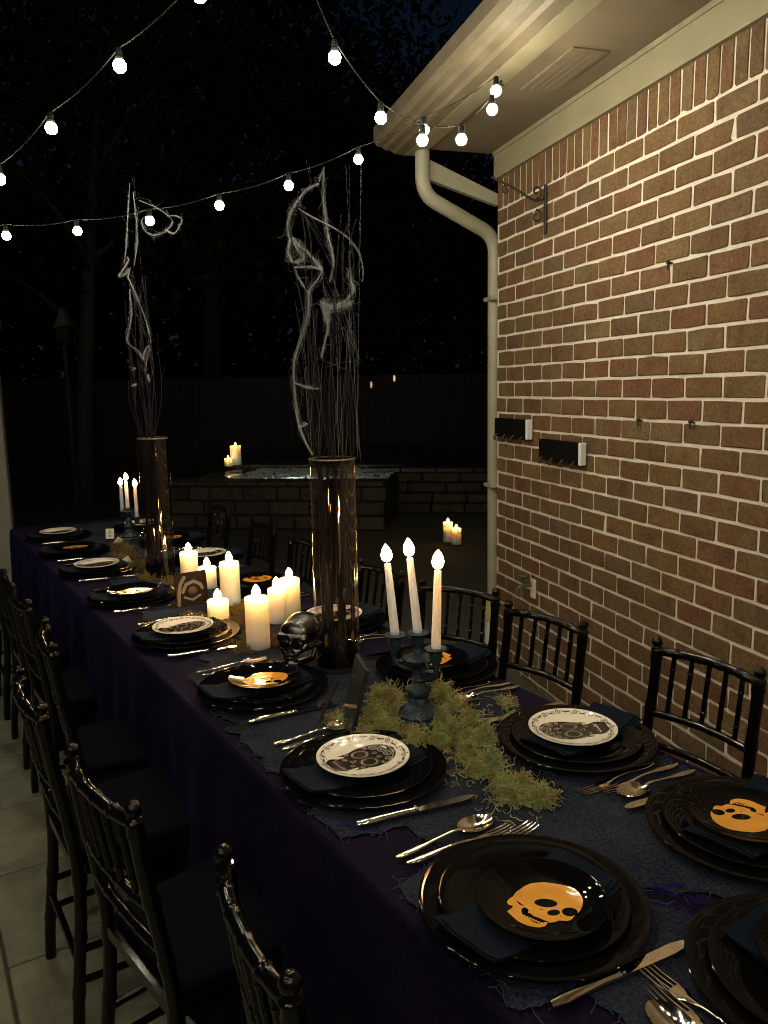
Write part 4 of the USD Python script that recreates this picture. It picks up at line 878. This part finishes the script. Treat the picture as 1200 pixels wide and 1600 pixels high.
for px, py in ((790, 1095), (800, 1120), (520, 1120)):
    s, t = stp(px, py); clump(mossm, s, t, .02, .012, 90, gm_)
for px, py in trail[::3]:
    s, t = stp(px, py); clump(mossm, s, t, .085, .003, 45, gm_)
solo('moss', mossm, MOSS, 'yellow green dried moss strewn round the near candelabra', 'moss', kind='stuff', smooth=False)
mb2 = MB()
for px, py, r in ((400, 990, .05), (375, 970, .05), (420, 960, .05), (300, 966, .045), (330, 985, .05), (440, 1000, .05), (385, 1010, .04), (270, 908, .045), (235, 900, .05), (345, 1000, .03), (380, 950, .045)):
    s, t = stp(px, py); clump(mb2, s, t, r, .022, 360, gm_)
solo('brown_moss', mb2, MOSSB, 'brown dried moss round the pillar candles', 'moss', kind='stuff', smooth=False)
mb3 = MB()
for px, py, r in ((188, 855, .05), (185, 878, .05), (215, 886, .045), (200, 868, .04)):
    s, t = stp(px, py); clump(mb3, s, t, r, .05, 420, gm_)
solo('brown_moss', mb3, MOSSB, 'brown moss heap with cards beside the far candelabra', 'moss', kind='stuff', smooth=False)

# ---------------------------------------------------------------- behind the patio
def stones(o, p0, p1, z0, z1, th, rows, seed, wmin=.22, wmax=.5):
    g = np.random.default_rng(seed); p0, p1 = np.array(p0, float), np.array(p1, float); L = np.linalg.norm(p1-p0); u = (p1-p0)/L; nrm = np.array([u[1], -u[0]]); rz = math.atan2(u[1], u[0])
    if (CAM[:2]-p0)@nrm < 0: nrm = -nrm
    h = (z1-z0)/rows
    for r in range(rows):
        x = -g.random()*.1
        while x < L:
            w = min(g.uniform(wmin, wmax), L-x+.02); c = p0+u*(x+w/2)+nrm*(.01+.02*g.random())
            part(o, 'stone', MB().box((c[0], c[1], z0+(r+.5)*h), (w-.018, th, h-.016), rz+g.normal(0, .01), .015, tone=g.random()), STONE, tone=True); x += w
spa = thing('stone_spa', 'raised stone spa with pale water, behind the far end of the table', 'spa')
a0, a1 = at(262, 752, .55)[:2], at(600, 752, .55)[:2]
u = (a1-a0)/np.linalg.norm(a1-a0); nb = np.array([-u[1], u[0]]); nb = nb if nb@FW[:2] > 0 else -nb; W = np.linalg.norm(a1-a0)
def sp(x, y, z): q = a0+u*x+nb*y; return (q[0], q[1], z)
rzs = math.atan2(u[1], u[0])
part(spa, 'core', MB().box(sp(W/2, .12, .25), (W-.05, .18, .50), rzs).box(sp(W/2, 2.0, .25), (W-.05, .3, .5), rzs).box(sp(.12, 1.05, .25), (.2, 1.7, .5), rzs).box(sp(W-.12, 1.05, .25), (.2, 1.7, .5), rzs), SOIL, False)
stones(spa, sp(0, .04, 0)[:2], sp(W, .04, 0)[:2], 0, .49, .10, 3, 21)
for q in range(7): part(spa, 'coping_stone', MB().box(sp((q+.5)*W/7, .12, .525), (W/7-.012, .34, .05), rzs, .01, tone=rng.random()), STONE, tone=True)
for q in range(7): part(spa, 'coping_stone', MB().box(sp((q+.5)*W/7, 2.0, .535), (W/7-.012, .4, .05), rzs, .01, tone=rng.random()), STONE, tone=True)
part(spa, 'basin', MB().box(sp(W/2, 1.05, .30), (W-.4, 1.7, .02), rzs), SPATILE, False)
xs, ys = np.meshgrid(np.linspace(.2, W-.2, 60), np.linspace(.26, 1.84, 60), indexing='ij'); hz = meshkit.fbm(np.c_[xs.ravel()*6, ys.ravel()*6, np.zeros(3600)], 3)
wv = np.array([sp(x, y, .515+.02*(h-.5)) for x, y, h in zip(xs.ravel(), ys.ravel(), hz)]); wf = [(i*60+j, (i+1)*60+j, (i+1)*60+j+1, i*60+j+1) for i in range(59) for j in range(59)]
wm = trimesh.Trimesh(wv, np.vstack([np.array(wf)[:, [0, 1, 2]], np.array(wf)[:, [0, 2, 3]]]), process=False); part(spa, 'water', (wv, wm.faces if wm.face_normals[:, 2].mean() > 0 else wm.faces[:, ::-1]), WATER, True)
part(spa, 'spa_light', MB().box(sp(W*.62, .298, .53), (W*.35, .012, .016), rzs), mat('spa_led', {'e': ('emission', {'color': (.8, 1., .85), 'strength': 150.})}, surface='e.emission'), False)
fo = MB()
for q in range(900):
    x, y = rng.uniform(W*.22, W*.97), rng.uniform(.32, 1.75); r = rng.uniform(.012, .04); fo.ball(sp(x, y, .518), (r, r, r*.35), 1)
tag(part(spa, 'foam', fo, plain('foam', (.7, .76, .72), .6), True), kind='stuff')
rw = thing('stone_wall', 'low stone retaining wall with coping behind the patio at right', 'wall')
b0, b1 = at(575, 800, 0)[:2], at(1000, 803, 0)[:2]
stones(rw, b0, b1, 0, .52, .14, 4, 22, .25, .55)
Lw = np.linalg.norm(b1-b0); uw = (b1-b0)/Lw
for q in range(int(Lw/.45)):
    c = b0+uw*(q+.5)*.45; part(rw, 'coping_stone', MB().box((c[0], c[1], .548), (.435, .30, .05), math.atan2(uw[1], uw[0]), .01, tone=rng.random()), STONE, tone=True)
f0, f1 = atd(-150, 700, 13.5)[:2], atd(1150, 700, 13.5)[:2]
fen = thing('board_fence', 'dark upright board fence behind the spa', 'fence'); Lf = np.linalg.norm(f1-f0); uf = (f1-f0)/Lf; rzf = math.atan2(uf[1], uf[0])
for q in range(int(Lf/.15)):
    c = f0+uf*(q+.5)*.15; hgt = 1.9+rng.normal(0, .006)
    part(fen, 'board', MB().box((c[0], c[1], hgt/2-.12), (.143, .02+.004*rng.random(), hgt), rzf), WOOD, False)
nf = np.array([-uf[1], uf[0]]); nf = nf if nf@FW[:2] > 0 else -nf
for z in (.3, 1.5):
    c = (f0+f1)/2+nf*.04; part(fen, 'rail', MB().box((c[0], c[1], z), (Lf, .05, .09), rzf), WOOD, False)
for (px, py, lab, st) in ((580, 601, 'left of two tiny lanterns glimmering on the dark fence', 2.2), (616, 591, 'right of two tiny lanterns glimmering on the dark fence', 3.2)):
    p = atd(px, py, 13.3); o = thing('fence_lantern', lab, 'lantern', M4(p), 'tiny lanterns on the fence')
    part(o, 'lens', MB().lathe([(.0005, -.06), (.014, -.04), (.02, 0), (.014, .04), (.0005, .06)], 10), mat('lantern_glow_'+str(px), {'e': ('emission', {'color': (1., .62, .3), 'strength': st*.25})}, surface='e.emission'), True)
    part(o, 'cap', MB().lathe([(.0005, .075), (.03, .055), (.03, .05), (.0005, .05)], 10), IRON)
    part(o, 'bracket', MB().tube([(0, 0, .07), tuple(np.r_[nf*.08, .09]), tuple(np.r_[nf*.19, .05])], .006, 6), IRON)

# column at the left edge
pc = at(-6, 905, 0)
col = thing('porch_column', 'pale stucco porch column at the left frame edge', 'column', M4((pc[0], pc[1], 0), .1))
part(col, 'shaft', MB().box((0, 0, 1.10), (.34, .34, 2.0), bev=.01), WALLP, False); part(col, 'plinth', MB().box((0, 0, .05), (.40, .40, .10), bev=.01), WALLP, False)
part(col, 'capital', MB().box((0, 0, 2.15), (.42, .42, .10), bev=.012), plain('capital_brown', (.16, .09, .065), .8), False)
# birdhouse with pale gable
pb = atd(95, 512, 10.5)
bh = thing('birdhouse', 'small birdhouse with pale pointed gable on a post, far left', 'birdhouse', M4((pb[0], pb[1], 0), math.atan2(-FW[1], -FW[0])+math.pi/2))
zb = pb[2]
part(bh, 'body', MB().box((0, .06, zb-.10), (.15, .12, .19), bev=.004), WOOD, False)
part(bh, 'gable', MB().add([(-.1, -.015, zb), (.1, -.015, zb+.03), (.03, -.015, zb+.26), (-.1, .13, zb), (.1, .13, zb+.03), (.03, .13, zb+.26)], [(0, 1, 2), (3, 5, 4), (0, 3, 4), (0, 4, 1), (1, 4, 5), (1, 5, 2), (2, 5, 3), (2, 3, 0)]), noisy('pale_shingle', (.05, .046, .034), (.085, .075, .055), 20.), False)
part(bh, 'post', MB().tube([(0, .06, -.1), (0, .06, zb-.19)], .03, 10), BARK)

# ---------------------------------------------------------------- trees
def tree(label, base, h, cr, nleaf, seed, lean=(0, 0), trunk_r=.16, crown_z=.55, group=None):
    g = np.random.default_rng(seed); o = thing('tree', label, 'tree', M4((base[0], base[1], -.12)), group)
    top = np.array([lean[0], lean[1], h*.8]); tr = spline([(0, 0, 0), (lean[0]*.25+g.normal(0, .06), lean[1]*.25, h*.27), (lean[0]*.6, lean[1]*.6+g.normal(0, .08), h*.55), top], 30)
    m = MB().tube(tr, np.linspace(trunk_r, trunk_r*.25, 30), 10)
    ends = []
    for q in range(11):
        b = tr[g.integers(11, 29)]; a = g.random()*6.283; L = cr*g.uniform(.5, .95); e = b+np.array([math.cos(a)*L, math.sin(a)*L, L*g.uniform(.25, .9)])
        m.tube(spline([b, (b+e)/2+np.array([0, 0, .12*L]), e], 10), np.linspace(trunk_r*.35, .012, 10), 6); ends.append(e)
    part(o, 'trunk', m, BARK)
    ends = np.array(ends+[top, top+np.array([0, 0, h*.12])]); k = g.integers(0, len(ends), nleaf)
    sc = cr*.34; c = ends[k]+g.normal(0, 1, (nleaf, 3))*np.array([sc, sc, sc*.75]); s = g.uniform(.05, .12, nleaf)
    d1 = g.normal(0, 1, (nleaf, 3)); d1 /= np.linalg.norm(d1, axis=1, keepdims=True); d2 = np.cross(d1, g.normal(0, 1, (nleaf, 3))); d2 /= np.linalg.norm(d2, axis=1, keepdims=True)
    v = np.stack([c-d1*s[:, None], c+d2*s[:, None]*.5, c+d1*s[:, None], c-d2*s[:, None]*.5], 1).reshape(-1, 3); i = np.arange(nleaf)*4
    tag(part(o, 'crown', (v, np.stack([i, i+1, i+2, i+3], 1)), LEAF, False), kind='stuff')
def gp(px, t): q = atd(px, 620, t); return q[0], q[1]
def hedge(px0, px1, t, h, n, seed, label):
    g = np.random.default_rng(seed); a, b = np.array(gp(px0, t)), np.array(gp(px1, t)); u = g.random(n); p = a+(b-a)*u[:, None]+g.normal(0, .5, (n, 2)); top = h*(.75+.5*meshkit.fbm(np.c_[u*9, u*0, u*0+seed], 3))
    c = np.c_[p, top*g.random(n)**.8]; s_ = g.uniform(.10, .22, n); d1 = g.normal(0, 1, (n, 3)); d1 /= np.linalg.norm(d1, axis=1, keepdims=True); d2 = np.cross(d1, g.normal(0, 1, (n, 3))); d2 /= np.linalg.norm(d2, axis=1, keepdims=True)
    v = np.stack([c-d1*s_[:, None], c+d2*s_[:, None]*.6, c+d1*s_[:, None], c-d2*s_[:, None]*.6], 1).reshape(-1, 3); i = np.arange(n)*4
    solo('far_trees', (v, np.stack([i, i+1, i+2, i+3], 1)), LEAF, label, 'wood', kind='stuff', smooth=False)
hedge(-300, 640, 20, 6.6, 26000, 41, 'far dark wood behind the fence, left of the roof corner'); hedge(690, 1300, 20, 5.2, 11000, 42, 'far dark wood behind the fence, hidden mostly by the house')
tree('tree with a bare leaning trunk behind the table at left', gp(118, 11.5), 8.0, 2.2, 7000, 31, (.4, .7), .14, group='dark trees behind the patio')
tree('broad dark tree left of centre behind the fence', gp(330, 15.5), 10.5, 3.6, 8000, 32, (0, .3), .22, group='dark trees behind the patio')
tree('dark tree in the middle behind the near vase', gp(500, 17), 9.0, 3.4, 13000, 33, (0, 0), .2, group='dark trees behind the patio')
tree('dark tree by the roof corner with sky gaps on its right', gp(620, 16), 6.6, 2.4, 7000, 34, (0, -.2), .16, group='dark trees behind the patio')
tree('low dark tree behind the house corner', gp(735, 15), 5.2, 1.7, 6000, 35, (0, .2), .13, group='dark trees behind the patio')
tree('tall dark tree at the left frame edge', gp(-40, 16), 9.0, 3.0, 6000, 36, (0, .2), .2, group='dark trees behind the patio')
